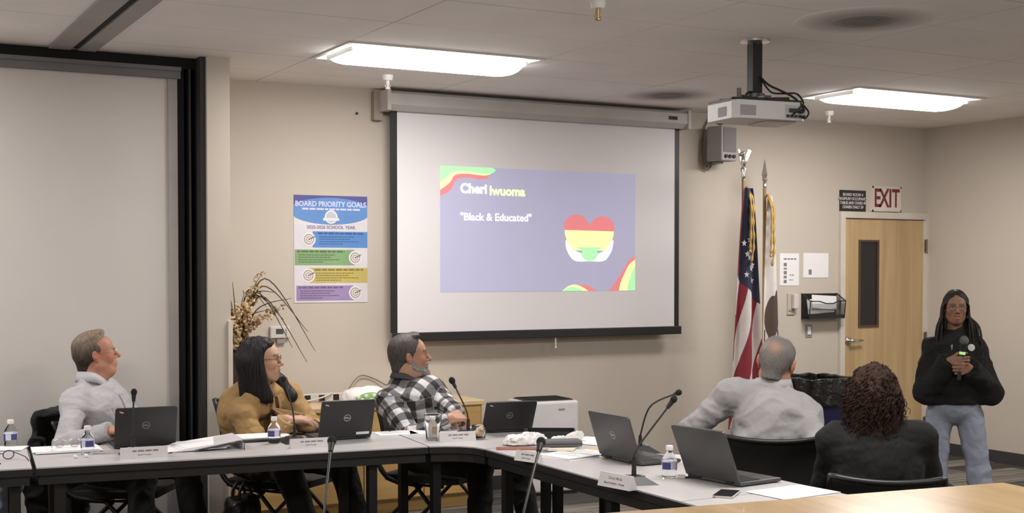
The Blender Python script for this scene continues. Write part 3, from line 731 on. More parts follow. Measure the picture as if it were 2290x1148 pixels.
# ---- flags
GOLD = M('gold_fringe', (.42, .27, .07), .6, bump=(300, .6, .004))
POLE = M('flag_pole', (.42, .3, .17), .35, .5)
def flag(name, label, px, ptop, FY, cloth_top, width_fn, colour_fn, mats, finial, stars=None):
    p = onY(px, ptop, FY); bz = p.z
    t = thing(name, label, 'flag', (p.x, FY, 0))
    MB().lathe([(.15, 0), (.15, .02), (.11, .04), (.03, .06), (.03, .12)], seg=28).build('stand', GOLD, t, True, ang=40)
    MB().cyl((0, 0, .05), (0, 0, bz), .014).build('pole', POLE, t, True)
    f = MB()
    if finial == 'eagle':
        f.lathe([(.012, bz-.02), (.022, bz), (.014, bz+.02), (.026, bz+.05), (.012, bz+.075)], seg=14)
        f.sph((0, 0, bz+.115), (.022, .028, .05), 12).sph((-.015, -.01, bz+.17), (.016, .018, .018), 10).cyl((-.02, -.012, bz+.17), (-.045, -.03, bz+.163), .008, .001, 8)
        for s in (-1, 1): f.poly([(s*.01, 0, bz+.09), (s*.035, .0, bz+.12), (s*.06+.02, .01, bz+.195), (s*.045+.01, .01, bz+.205), (s*.012, 0, bz+.15)]).poly([(s*.01, .006, bz+.10), (s*.012, .006, bz+.15), (s*.045+.01, .016, bz+.205), (s*.06+.02, .016, bz+.195), (s*.035, .006, bz+.12)])
    else:
        f.lathe([(.013, bz-.05), (.018, bz-.03), (.013, bz-.01), (.024, bz+.02), (.02, bz+.03)], seg=14)
        f.lathe([(.02, bz+.03), (.03, bz+.06), (.016, bz+.12), (.0, bz+.19)], seg=4)
    f.build('finial', M('finial_silver', (.7, .67, .62), .22, .9), t, finial == 'eagle')
    nu, nv = 150, 230
    def S(u, v): return Vector(width_fn(u, v)) + Vector((0, 0, cloth_top*(1-v)+.42*v))
    c = MB().grid(S, nu, nv, colour_fn); cl_ = c.build('cloth', mats, t, True)
    so = cl_.modifiers.new('th', 'SOLIDIFY'); so.thickness = .004
    if stars:
        for (u, v) in stars:
            a = S(u, v); du = (S(min(1, u+.02), v)-S(max(0, u-.02), v)).normalized(); dv = (S(u, v-.02)-S(u, v+.02)).normalized(); n = du.cross(dv).normalized()
            if n.y > 0: n = -n
            n2 = Vector((-.55, -.83, 0)); ex = Vector((.83, -.55, 0))*.6
            pts = []
            for k in range(10):
                r = .027 if k % 2 == 0 else .0115; an = PI/2+PI*k/5
                pts.append(a + n2*.02 + ex*(r*math.cos(an)*1.3) + Vector((0, 0, r*math.sin(an))))
            MB().poly(pts).build('star', M('star_white', (.72, .69, .70), .7), cl_)
    # fringe and cord hanging at the hoist
    for k in range(2):
        q = MB(); q.tube(curve([(0, -.03-.01*k, cloth_top+.01), (-.012+.02*k, -.10, cloth_top-.10), (-.02+.018*k, -.115, cloth_top-.26), (-.03+.03*k, -.12, cloth_top-.42), (-.035+.015*k, -.12, cloth_top-(.55 if k else .48))], 8), [.009+.003*math.sin(i*1.3) for i in range(33)], 8); q.build('cord', GOLD, t, True)
    return t, S
FR, FW, FB = M('flag_red', (.22, .022, .035), .75), M('flag_white', (.60, .55, .53), .75), M('flag_blue', (.022, .022, .05), .75)
def us_w(u, v):
    sp = .04+.125*v**.75; ph = u*3.2*PI
    dx = (u-.5)*2*sp - .03*v - .012; dy = -.07 + .035*math.sin(ph)*(.25+v) - .03*v
    return (dx+.012*math.sin(ph*1.0+v*3)*v, dy, -.0*u)
def us_c(u, v):
    if v < .40+.12*(u-.3): return 2 if u > .1 else 0
    q = (u*.9 + (v-.45)*1.35 + .15)*3.9
    return 1 if (math.floor(q) % 2 == 0) else 0
flag('national_flag', 'red, white and blue starred flag hanging on an eagle-topped pole', 1663, 395, 7.70, 2.20, us_w, us_c, [FR, FW, FB], 'eagle',
     stars=[(.62, .15), (.72, .2), (.55, .215), (.66, .26), (.42, .275), (.55, .29), (.78, .32), (.6, .335), (.4, .36), (.66, .385), (.3, .23), (.8, .26)])
def ca_w(u, v):
    sp = .02+.088*v**.6; ph = u*2.2*PI
    return ((u-.35)*2*sp, -.06+.03*math.sin(ph)*(.3+v), 0)
def ca_c(u, v):
    if u < .1: return 2
    q = (u-.55+.25*(v-.545)/.1*.3)/.36; r = (v-.545)/.10
    edge = .92+.12*math.sin(9*v*PI)+.1*math.sin(5*u*PI)
    hd_ = ((u-.78)/.17)**2+((v-.475)/.055)**2; lgs = v > .60 and abs(((u*3.1) % 1)-.5) < .33 and v < .665 and .2 < u < .9
    if (q*q+r*r < edge or hd_ < 1 or lgs) and v < .70: return 1
    if u > .86 and .52 < v < .68 and (int(v*90) % 5 in (0, 1)) and u < .96: return 3
    return 0
flag('state_flag', 'mostly white flag with brown bear hanging on a spear-topped pole', 1710, 408, 8.06, 2.175, ca_w, ca_c, [M('state_white', (.64, .60, .585), .75), M('bear_brown', (.085, .058, .045), .8), GOLD, INKD], 'spear')
# ================================================================== tables
TH = .73
TOP_M = M('grey_laminate', (.50, .475, .475), .34, var=(3, .02))
EDGE = M('black_edge', (.012, .011, .011), .55)
LEGM = M('black_leg', (.010, .0095, .0095), .45)
def offset_poly(poly, d):
    n = len(poly); out = []
    A = sum(poly[i][0]*poly[(i+1) % n][1]-poly[(i+1) % n][0]*poly[i][1] for i in range(n)); s = 1 if A > 0 else -1
    for i in range(n):
        p, q, r = (Vector(poly[j % n]) for j in (i-1, i, i+1))
        a = (q-p).normalized(); b = (r-q).normalized(); na, nb_ = Vector((-a.y, a.x))*s, Vector((-b.y, b.x))*s
        m = (na+nb_); m = m/max(m.length_squared, .3)*2
        out.append(tuple(q+m*d*.5*1.0))
    return out
def table(name, label, poly, legs, group, skip=()):
    cx = sum(p[0] for p in poly)/len(poly); cy = sum(p[1] for p in poly)/len(poly)
    t = thing(name, label, 'table', (cx, cy, 0), 0, group)
    P = [(x-cx, y-cy) for x, y in poly]; I = offset_poly(P, .004); J = offset_poly(P, .022)
    MB().prism(I, TH-.006, TH).build('tabletop', TOP_M, t)
    MB().prism(P, TH-.036, TH-.006).build('edge_band', EDGE, t)
    b = MB(); n = len(J); K = offset_poly(J, .02)
    for i in range(n):
        if i in skip: continue
        a, c, d_, e = J[i], J[(i+1) % n], K[(i+1) % n], K[i]
        b.prism([a, c, d_, e], TH-.078, TH-.036)
    b.build('apron', EDGE, t)
    for (x, y) in legs:
        MB().bx(x-cx-.021, x-cx+.021, y-cy-.021, y-cy+.021, .02, TH-.036).cyl((x-cx, y-cy, 0), (x-cx, y-cy, .03), .024, .02, 12).build('leg', LEGM, t)
    return t
TB = 'grey tables of the U-shaped row'
a6 = R(-6); ux, uy = Vector((math.cos(a6), math.sin(a6))), Vector((-math.sin(a6), math.cos(a6)))
def rect(o, L, D): return [tuple(o), tuple(o+ux*L), tuple(o+ux*L+uy*D), tuple(o+uy*D)]
oA = Vector((.853, 5.935)); 
def inA(u, v): return tuple(oA+ux*u+uy*v)
table('conference_table', 'grey-topped table before the man in white shirt and the woman in tan blazer', [inA(0, 0), inA(1.80, 0), inA(1.80, .66), inA(0, .66)], [inA(.1, .06), inA(.1, .6), inA(1.53, .06), inA(1.53, .58)], TB)
oL = Vector((-1.0, 6.10)); 
table('conference_table', 'grey-topped table cut off by the left picture edge', [tuple(Vector(inA(-1.85, .0))), inA(-.015, .0), inA(-.015, .66), inA(-1.85, .66)], [inA(-.085, .07), inA(-.085, .6), inA(-1.75, .06), inA(-1.75, .6)], TB)
c0, c1 = Vector(inA(1.805, 0)), Vector(inA(1.805, .66))
corner = [tuple(c0), (2.72, 5.725), (2.78, 5.69), (2.825, 5.63), (2.845, 5.545), (3.50, 5.545), (3.52, 5.80), (3.49, 6.02), (3.40, 6.22), (3.25, 6.36), (3.05, 6.42), tuple(c1)]
table('corner_table', 'grey curved corner table before the man in checked shirt', corner, [inA(1.86, .07), (3.41, 5.93), (3.36, 5.72), (2.75, 6.30)], TB)
table('conference_table', 'grey-topped table running toward the camera, under the two right-hand laptops', [(2.835, 3.93), (3.49, 3.93), (3.50, 5.535), (2.845, 5.535)], [(2.895, 5.40), (3.43, 5.38), (2.895, 4.48), (3.43, 4.05)], TB)
table('conference_table', 'grey-topped table with its end showing behind the wooden counter', [(2.832, 2.35), (3.49, 2.35), (3.49, 3.928), (2.834, 3.928)], [(2.9, 3.8), (3.43, 3.6), (2.9, 2.45), (3.43, 2.45)], TB)
table('conference_table', 'grey-topped table just below the picture, carrying the two nearest microphones', [(.75, 3.15), (2.5, 3.05), (2.5, 3.72), (.75, 3.82)], [(.85, 3.25), (.85, 3.7), (2.4, 3.15), (2.4, 3.6)], TB)

# ---- wooden counter in the foreground
CW = wood_mat('counter_oak', (.47, .29, .12), (.62, .42, .20), .22, (9, .8, 9), .25)
CT = 1.06
A_, B_ = onZ(2243, 1079, CT), onZ(1345, 1148, CT)
dv = Vector((A_.x-B_.x, A_.y-B_.y)).normalized(); nv_ = Vector((dv.y, -dv.x))
t = thing('wooden_counter', 'light wooden counter top in the near right foreground', 'counter', (A_.x, A_.y, 0), math.atan2(dv.y, dv.x))
MB().bx(-1.9, 0, -.75, 0, CT-.035, CT).bevel(.004).build('counter_top', CW, t)
MB().bx(-1.85, -.04, -.70, -.03, .08, CT-.035).build('counter_body', CW, t)
MB().bx(-1.83, -.06, -.68, -.06, 0, .08).build('plinth', BLACK, t)

# ---- credenza
CRW = wood_mat('credenza_oak', (.40, .24, .085), (.52, .33, .13), .4, (.8, 9, 9), .1)
CRT = wood_mat('credenza_top', (.56, .40, .22), (.66, .50, .30), .35, (.8, 9, 9), .1)
CH = .715
t = thing('credenza', 'low wooden credenza against the back wall behind the tables', 'cabinet', (3.12, 8.03, 0))
MB().bx(-.86, .86, -.24, .24, .09, CH-.03).build('carcass', CRW, t)
MB().bx(-.875, .875, -.255, .255, CH-.03, CH).bevel(.004).build('top_panel', CRT, t)
MB().bx(-.84, .84, -.2, .22, 0, .09).build('plinth', wood_mat('plinth_oak', (.36, .22, .08), (.45, .28, .1)), t)
for k in range(4):
    x = -.845+.4245*k
    dd = MB().bx(x, x+.415, -.256, -.24, .1, CH-.045).bevel(.003).build('door', CRW, t)
    hx_ = x+.38 if k % 2 == 0 else x+.035
    MB().tube([(hx_, -.256, .50), (hx_, -.28, .505), (hx_, -.28, .595), (hx_, -.256, .60)], .005, 8).build('handle', SILV, dd)

# power strip standing on the credenza
t = thing('power_strip', 'long white power strip with dark sockets on the credenza by the wall', 'power strip', (3.05, 8.2, CH))
MB().bx(-.45, .55, -.03, .0, .0, .055).bevel(.005).build('strip_body', CREAMP, t)
for k in range(9): MB().bx(-.39+.1*k, -.35+.1*k, -.034, -.029, .008, .047).build('socket', BLACK, t)
MB().tube(curve([(-.43, -.045, .02), (-.35, -.06, .012), (-.2, -.06, .012), (-.08, -.05, .03), (0, -.04, .06)], 6), .006, 8).build('white_lead', CREAMP, t, True)
MB().bx(-.46, -.41, -.075, -.035, .0, .05).bevel(.006).build('plug', CREAMP, t)
t = thing('looped_cable', 'thin grey cable looping up the wall over the credenza', 'cable', (3.3, 8.26, CH))
MB().tube(curve([(-.12, 0, .006), (-.08, 0, .09), (.0, .02, .155), (.1, .025, .13), (.2, .01, .08), (.36, .0, .06), (.42, -.02, .006)], 8), .004, 8).build('lead', M('cord_taupe', (.2, .17, .14)), t, True)

# white bag with green print on the credenza
t = thing('printed_bag', 'crumpled white bag with green print resting on the credenza', 'bag', tuple(onY(818, 896, 7.95))[:2]+(CH,))
X_ = sdf_mesh([ell((0, 0, .04), (.165, .09, .075), k=.02), ell((-.09, .02, .03), (.08, .07, .05), k=.03), ell((.1, 0, .03), (.08, .07, .045), k=.03), folds(.008, 16.), half((0, 0, .002), (0, 0, -1))], .006)
WB = M('bag_white', (.74, .72, .71), .55)
bag = np_mesh('bag_body', *X_, WB, t)
def on_bag(x, z): return Vector((x, -.094*math.sqrt(max(0, 1-(x/.17)**2-((z-.04)/.085)**2))-.004, z))
b = MB(); GR = M('print_green', (.22, .42, .14), .6)
b.grid(lambda u, v: on_bag(-.1+.2*u, .035+.045*v-.05*(2*u-1)**2*.6), 14, 5); b.build('green_print', GR, t)
for k, (x, z) in enumerate(((-.035, .055), (.02, .058), (-.06, .03), (.0, .028), (.055, .036), (.085, .02), (-.085, .05))):
    MB().sph(on_bag(x, z), (.017, .006, .014), 10).build('printed_dot', M('print_pale', (.6, .72, .55), .6), t, True)

# ---- air purifier
p = onZ(1207, 1104, 0)
t = thing('air_purifier', 'white upright air purifier with dark top grille by the wall', 'air purifier', (4.61, 8.06, 0), R(-4))
b = MB().bx(-.205, .205, -.17, .17, .02, .665); b.bevel(.025, 4); b.build('case', M('purifier_white', (.66, .63, .635), .45), t)
MB().bx(-.175, .175, -.135, .135, .663, .672).bevel(.004).build('top_grille', M('dark_grille', (.05, .035, .03), .6), t)
for k in range(8): MB().bx(-.165, .165, -.12+.033*k, -.113+.033*k, .672, .677).build('louvre', BLACK, t)
MB()  .bx(.04, .09, -.1715, -.169, .60, .612).build('badge', GREYP, t)
MB().bx(-.195, .195, -.16, .16, 0, .02).build('plinth', BLACK, t)
MB().bx(-.208, -.204, -.1, .1, .2, .56).build('side_grille', M('vent_grey', (.36, .35, .36)), t)

# ---- recycling bin with black liner
t = thing('recycling_bin', 'blue recycling bin lined with a shiny black bag, by the door', 'bin', (6.82, 7.70, 0))
BLUE = M('bin_blue', (.012, .016, .085), .5)
b = MB(); b.prism([(.22*math.cos(a)*(abs(math.cos(a))**-.35 if abs(math.cos(a)) > .05 else 1), .22*math.sin(a)*(abs(math.sin(a))**-.35 if abs(math.sin(a)) > .05 else 1)) for a in [2*PI*k/40 for k in range(40)]], 0, .70)
for v in b.bm.verts:
    s = .86+.14*v.co.z/.7; v.co.x *= s; v.co.y *= s
b.build('bin_body', BLUE, t, ang=40)
L_ = sdf_mesh([func(lambda X: (np.maximum(np.abs(X[:, 0]), np.abs(X[:, 1]))*.7+np.hypot(X[:, 0], X[:, 1])*.3) - (.262+.022*noise3(X*NV((1, 1, .35)), 22.)+.02*np.clip(.62-X[:, 2], 0, 1)), 'u', c=(0, 0, .65), r=.36), func(lambda X: np.abs(X[:, 2]-.665)-(.105+.01*noise3(X, 14.)), 'i'), func(lambda X: np.maximum(np.maximum(np.abs(X[:, 0]), np.abs(X[:, 1]))-.215, .62-X[:, 2]), 's')], .009)
np_mesh('bin_liner', *L_, M('liner_black', (.008, .008, .008), .22, bump=(30, .6, .02)), t)
# emblem on the bin
MB().prism([(0, .05), (.03, .0), (.02, -.05), (0, -.03), (-.02, -.05), (-.03, 0)], 0, .003, M4=Matrix.Translation((-.118, -.172, .43)) @ Matrix.Rotation(R(-35), 4, 'Z') @ Matrix(((1, 0, 0, 0), (0, 0, -1, 0), (0, 1, 0, 0), (0, 0, 0, 1)))).build('emblem', M('emblem_grey', (.16, .16, .2), .6), t)

# ---- dried flower arrangement behind the pilaster, standing on the credenza
fp = onY(545, 740, 8.0)
t = thing('dried_flowers', 'dried flowers and brown grasses in a dark vase behind the woman in tan', 'flower arrangement', (2.35, 7.98, CH))
MB().lathe([(.06, 0), (.085, .06), (.1, .17), (.07, .29), (.055, .33), (.07, .36)], seg=24).build('vase', M('vase_brown', (.045, .025, .015), .35), t, True)
STEM = M('dry_stem', (.075, .042, .024), .8); PET = M('dry_petal', (.55, .40, .22), .85, var=(40, .3)); PET2 = M('dry_petal_tan', (.36, .23, .13), .85, var=(40, .3))
rg = random.Random(5)
def stalk(tip, bend, w=.006, name='grass_blade'):
    tip = Vector(tip); tip.z = .33+(tip.z-.33)*.80; bend *= 1.5; w *= 1.25; pts = curve([(rg.uniform(-.02, .02), rg.uniform(-.02, .02), .33), tuple(Vector((tip.x*.35, tip.y*.4, .33+(tip.z-.33)*.55))+Vector((0, 0, bend))), tuple(tip)], 10)
    MB().tube(pts, [w*(1-.8*i/(len(pts)-1)) for i in range(len(pts))], 5).build(name, STEM, t, True); return pts
for tip, bd in (((-.06, -.02, .88), .0), ((-.1, -.05, .80), .05), ((.05, 0, .84), .02), ((-.02, .02, .92), 0), ((.34, -.06, .79), .06), ((.22, -.1, .84), .1), ((.20, .02, .72), .16), ((.45, -.05, .52), .24), ((.50, -.05, .36), .32), ((.33, -.1, .40), .25), ((.42, -.12, .28), .27), ((.28, -.08, .62), .17), ((.15, -.12, .70), .05), ((-.12, -.1, .66), .08), ((.1, -.1, .62), .08), ((.3, .05, .7), .02), ((.0, -.1, .58), .03), ((.06, -.12, .6), .03), ((-.08, -.1, .74), .02)):
    stalk(tip, bd)
def spike(tip, n, mat, r=.02, frm=.45):
    pts = stalk(tip, .02, .005, 'flower_stem'); k0 = int(len(pts)*frm)
    b = MB()
    for i in range(n):
        p = Vector(pts[min(len(pts)-1, k0+int((len(pts)-k0)*i/n))]); o = Vector((rg.uniform(-1, 1), rg.uniform(-1, 1), rg.uniform(-.6, .8)))*r*1.1
        for _ in range(6):
            b.sph(p+o+Vector((rg.uniform(-1, 1), rg.uniform(-1, 1), rg.uniform(-1, 1)))*r*.75, (r*rg.uniform(.35, .6), r*rg.uniform(.2, .4), r*rg.uniform(.08, .18)), 7, Euler((rg.uniform(0, 3), rg.uniform(0, 3), 0)))
    b.build('flower_spike', mat, t, True)
spike((.17, 0, 1.0), 16, PET2, .013, .5); spike((.11, -.02, .84), 26, PET, .026, .4); spike((.03, -.1, .72), 22, PET, .03, .45); spike((-.07, -.08, .62), 26, PET, .034, .3)
spike((-.09, -.04, .50), 16, PET, .03, .3); spike((.27, -.04, .72), 14, PET2, .02, .45); spike((.1, -.12, .6), 14, PET2, .026, .4); spike((-.1, -.02, .78), 16, PET2, .022, .45); spike((.2, -.08, .66), 10, PET, .018, .5)

# ================================================================== chairs
MESHB = M('chair_mesh', (.012, .011, .0115), .75, bump=(700, .5, .002))
FRAME = M('chair_frame', (.017, .016, .0165), .38)
def chair(label, x, y, rz, back_top=.83, width=.44):
    """local +y is where the sitter faces"""
    t = thing('office_chair', label, 'chair', (x, y, 0), rz, 'black mesh-back chairs around the tables')
    s = MB(); s.prism([(-.23, -.2), (-.2, -.23), (.2, -.23), (.23, -.2), (.225, .2), (.18, .25), (-.18, .25), (-.225, .2)], .395, .432); s.bevel(.012, 3); s.build('seat', MESHB, t, ang=40)
    w = width/2; zb = .56
    def bk(u, v):
        X = (u*2-1)*w*(1-.06*v); z = zb+(back_top-zb)*v - .018*v*(1-(2*u-1)**2)
        return Vector((X, -.235-.07*v*v-.035*(1-(2*u-1)**2)-.0, z))
    MB().grid(bk, 18, 10).build('mesh_back', MESHB, t, True).modifiers.new('t', 'SOLIDIFY').thickness = .006
    loop = [bk(u/18, 1) for u in range(19)]+[bk(1, 1-v/8) for v in range(1, 9)]+[bk(1-u/18, 0) for u in range(1, 19)]+[bk(0, v/8) for v in range(1, 8)]
    MB().tube(loop, .012, 8, closed=True).build('back_frame', FRAME, t, True)
    for sx in (-1, 1):
        MB().tube(curve([(sx*w*.97, -.24, .60), (sx*.235, -.25, .50), (sx*.225, -.18, .405), (sx*.21, -.02, .382)], 6), .015, 8).build('back_post', FRAME, t, True)
        MB().tube([(sx*.2, .16, .382), (sx*.21, -.02, .38), (sx*.235, .29, .07)], .0125, 8).build('leg', FRAME, t, True)
        MB().tube([(sx*.2, -.15, .382), (sx*.21, .02, .375), (sx*.245, -.30, .07)], .0125, 8).build('leg', FRAME, t, True)
        for yy, xx in ((.29, .235), (-.30, .245)):
            MB().cyl((sx*xx-.012, yy, .027), (sx*xx+.012, yy, .027), .027, seg=16).cyl((sx*xx, yy, .045), (sx*xx, yy, .08), .011).build('caster', BLACK, t)
    MB().bx(-.2, .2, -.03, .0, .374, .394).build('cross_bar', FRAME, t)
    return t

# ================================================================== table-top things
LID = M('laptop_lid', (.030, .028, .030), .42, bump=(900, .15, .001)); LIDG = M('laptop_lid_grey', (.085, .082, .083), .36, .3)
KEYS = M('laptop_keys', (.012, .012, .013), .5); SCRN = M('laptop_screen', (.01, .01, .012), .15); LOGO = M('logo_silver', (.22, .21, .215), .4); LOGO_B = M('logo_bright', (.5, .48, .48), .35)
def laptop(label, cx, cy, rz, w=.30, d=.205, ang=112, lid=None, logo=True, lm=None, asset=False, corner_mark=True):
    """hinge on local y=0, keyboard toward local -y, lid shows its outer face to local +y"""
    lid = lid or LID
    t = thing('laptop', label, 'laptop', (cx, cy, TH), rz, 'open laptops on the tables')
    b = MB().bx(-w/2, w/2, -d, -.002, .004, .019); b.bevel(.005); b.build('base', lid, t)
    MB().bx(-w/2+.018, w/2-.018, -d*.55, -.025, .0188, .0205).build('keyboard', KEYS, t)
    MB().bx(-.045, .045, -d+.015, -d*.6, .0188, .0198).build('touchpad', LIDG, t)
    for sx in (-1, 1): MB().cyl((sx*w*.3-.02, -.004, .016), (sx*w*.3+.02, -.004, .016), .008, seg=12).build('hinge', KEYS, t)
    for sx in (-1, 1):
        for sy in (-d+.02, -.02): MB().cyl((sx*(w/2-.02), sy, 0), (sx*(w/2-.02), sy, .005), .009, seg=10).build('foot', KEYS, t)
    h = d*.98; a = R(ang-90)
    Ml = Matrix.Translation((0, 0, .016)) @ Matrix.Rotation(-a, 4, 'X')
    m = MB(); rr = .012; pts = []
    for (sx, z0, k0) in ((1, h, 0), (-1, h, 1)):
        for k in range(5):
            an = k0*PI/2+k*PI/8; pts.append((sx*(w/2-rr)+rr*math.cos(an), z0-rr+rr*math.sin(an)))
    pts += [(-w/2, .004), (w/2, .004)]
    m.prism(pts, -.005, .004, M4=Ml @ Matrix(((1, 0, 0, 0), (0, 0, 1, 0), (0, 1, 0, 0), (0, 0, 0, 1)))); l = m.build('lid', lid, t)
    def onlid(x, z, y=.0045): return Ml @ Vector((x, y, z))
    MB().poly([onlid(-w/2+.01, .016, -.0055), onlid(w/2-.01, .016, -.0055), onlid(w/2-.01, h-.01, -.0055), onlid(-w/2+.01, h-.01, -.0055)]).build('display', SCRN, t)
    if logo:
        lm = lm or LOGO
        e_ = Ml.to_euler(); 
        lg = MB().tube([onlid(.017*math.cos(2*PI*k/28), h*.53+.017*math.sin(2*PI*k/28), .0045) for k in range(28)], .0016, 6, closed=True).build('logo_ring', lm, l)
        tx = text('lettering', 'DELL', .0125, lm, l, (0, 0, 0), rot=(0, 0, 0), bold=.0004)
        tx.data.transform(Matrix.Translation(onlid(0, h*.53, .0048)) @ Matrix.Rotation(-a, 4, 'X') @ Matrix(((-1, 0, 0, 0), (0, 0, 1, 0), (0, 1, 0, 0), (0, 0, 0, 1))))
        if corner_mark:
            q = MB()
            for dx, dz in ((.0, 0), (-.006, -.002), (.005, .002)): q.poly([onlid(w/2-.028+dx-.004, h-.02+dz-.003, .0047), onlid(w/2-.028+dx+.004, h-.02+dz-.003, .0047), onlid(w/2-.028+dx+.004, h-.02+dz+.003, .0047), onlid(w/2-.028+dx-.004, h-.02+dz+.003, .0047)])
            q.build('corner_mark', M('logo_pale', (.6, .58, .57), .4), l)
    if asset:
        MB().poly([onlid(-w/2+.015, .012, .0047), onlid(-w/2+.085, .012, .0047), onlid(-w/2+.085, .026, .0047), onlid(-w/2+.015, .026, .0047)]).build('asset_sticker', PAPER, l)
    return t
laptop('black laptop with faint round logo, in front of the man in the white shirt', 1.415, 6.355, R(176), .29, .20, 108)
laptop('black laptop with white sticker at lower corner, before the woman in tan blazer', 2.37, 6.165, R(180), .285, .205, 108, lm=LOGO_B, asset=True)
laptop('black laptop on the corner table, right of the man in checked shirt', 3.235, 6.04, R(168), .275, .19, 122)
laptop('dark grey laptop with bright logo, beside the crossing microphones', 3.185, 4.87, R(91), .32, .22, 108, LIDG, lm=LOGO_B, corner_mark=False)
laptop('plain dark grey laptop nearest the man in grey sweater', 3.205, 4.215, R(97), .305, .235, 113, LIDG, logo=False)

FOAM = M('mic_foam', (.012, .011, .011), .95, bump=(500, .8, .003)); GOOSE = M('gooseneck', (.05, .047, .047), .4, .5)
def mic(label, base, rz, tip, bend=.5, stem=.055, head=.021, big=False):
    """wedge base with thick stem, gooseneck and foam ball; tip in base-local coordinates"""
    t = thing('gooseneck_microphone', label, 'microphone', (base[0], base[1], TH), rz, 'gooseneck desk microphones')
    b = MB(); b.prism([(-.06, -.075), (.06, -.075), (.06, .075), (-.06, .075)], 0, .032)
    for v in b.bm.verts:
        if v.co.z > .01: v.co.x *= .55; v.co.y = v.co.y*.45+.012
    b.bevel(.004); b.build('base', BLACKP, t)
    MB().bx(-.02, .02, -.03, -.014, .029, .034).build('talk_button', GREYP, t)
    MB().cyl((0, .012, .03), (0, .012, .03+stem), .0105, .008, 12).build('stem', BLACKP, t, True, ang=40)
    tip = Vector(tip); p0 = Vector((0, .012, .03+stem)); mid = p0.lerp(tip, bend*.6); mid = Vector((mid.x*(1-.5*bend), mid.y*(1-.5*bend)+.012*.5*bend, p0.z+(tip.z-p0.z)*bend*.75))
    pts = curve([tuple(p0), tuple(mid), tuple(tip)], 12)
    d = (Vector(pts[-1])-Vector(pts[-4])).normalized()
    MB().tube(pts, .0042, 8).build('gooseneck', GOOSE, t, True)
    MB().cyl(tip-d*.012, tip+d*.02, .0075, .011, 12).build('capsule', BLACKP, t, True, ang=40)
    q = d.to_track_quat('Z', 'Y').to_euler()
    MB().sph(tip+d*.032, (head, head, head*1.18), 16, q).build('windscreen', FOAM, t, True)
    return t
def mic_px(label, bp, rz, hp_px, z=None, **k):
    b = onZ(bp[0], bp[1], TH)
    zz = z if z else (b.x*math.sin(YAW)+b.y*math.cos(YAW))
    h = at(hp_px[0], hp_px[1], zz); v = Vector((h.x-b.x, h.y-b.y, h.z-TH)); v.rotate(Euler((0, 0, -rz)))
    return mic(label, b, rz, v, **k)
mic_px('gooseneck microphone rising in front of the first black laptop on the left', (297, 1018), R(174), (299, 893), bend=.7, head=.0145)
mic_px('thin gooseneck microphone before the woman in tan blazer', (657, 990), R(178), (638, 862), bend=.6, head=.013)
mic_px('gooseneck microphone leaning left before the man in checked shirt', (1046, 974), R(165), (1017, 864), bend=.45, head=.017)
mic_px('gooseneck microphone before the right-hand logo laptop, lower crossing head', (1424, 1082), R(75), (1496, 908), bend=.3, stem=.08, head=.014)
mic_px('gooseneck microphone behind the right-hand logo laptop, higher crossing head', (1437, 1012), R(75), (1511, 881), z=5.75, bend=.85, stem=.05, head=.014)
def mic_near(label, hx, hy, bx_, by_, z):
    b = onZ(bx_, by_, TH); h = at(hx, hy, z)
    return mic(label, b, R(170), Euler((0, 0, R(-170))).to_matrix() @ Vector((h.x-b.x, h.y-b.y, h.z-TH)), bend=.5, head=.0145)
mic_near('nearest microphone on a thin neck, in front of the laptop with the sticker', 740, 1004, 722, 1248, 4.04)
mic_near('nearest microphone on a thin neck, in front of the paper piles', 1206, 1004, 1158, 1290, 3.9)

CLEAR = M('clear_plastic', (.93, .95, .97), .06, trans=1., ior=1.12)
WATER = M('bottle_water', (.90, .93, .97), .03, trans=1., ior=1.1)
CAPM = M('bottle_cap', (.74, .72, .71), .5); BLAB = M('label_blue', (.055, .06, .20), .5); WLAB = M('label_pale', (.58, .58, .70), .5)
bottle0 = None
def bottle(label, px, py, rz=0):
    global bottle0
    p = onZ(px, py, TH)
    if bottle0 is None:
        t = thing('water_bottle', label, 'bottle', p, rz, 'small water bottles on the tables')
        prof = [(.023, 0), (.030, .005), (.031, .018), (.0285, .024), (.031, .031), (.031, .071), (.029, .080), (.020, .097), (.0125, .106), (.0125, .120), (.0001, .121)]
        MB().lathe(prof, seg=28).build('bottle_shell', CLEAR, t, True)
        MB().lathe([(.0125, .113), (.0155, .114), (.0155, .130), (.014, .133), (.0001, .133)], seg=24).build('cap', CAPM, t, True, ang=40)
        lb = MB().lathe([(.0315, .036), (.0316, .068)], seg=28)
        lb.bm.faces.ensure_lookup_table()
        for f in list(lb.bm.faces):
            if len(f.verts) > 4: lb.bm.faces.remove(f)
        lb.bm.faces.ensure_lookup_table()
        for f in lb.bm.faces:
            a = (math.atan2(f.calc_center_median().y, f.calc_center_median().x)) % (2*PI/3); f.material_index = 0 if a < 1.25 else 1
        lb.build('label_wrap', [BLAB, WLAB], t, True)
        MB().lathe([(.0319, .065), (.0319, .070)], seg=28).build('label_edge', WLAB, t, True)
        bottle0 = t
    else:
        t = copy_tree(bottle0); t.location = p; t.rotation_euler.z = rz; t['label'] = label
    return t
bottle('small water bottle at the far left, beside the picture edge', 24, 1000, .4)
bottle('small water bottle standing at the end of the white notepad', 196, 1016, 2.2)
bottle('small water bottle before the woman in tan blazer', 613, 992, 1.1)
bottle('small water bottle between the two right-hand laptops', 1497, 1068, .9)

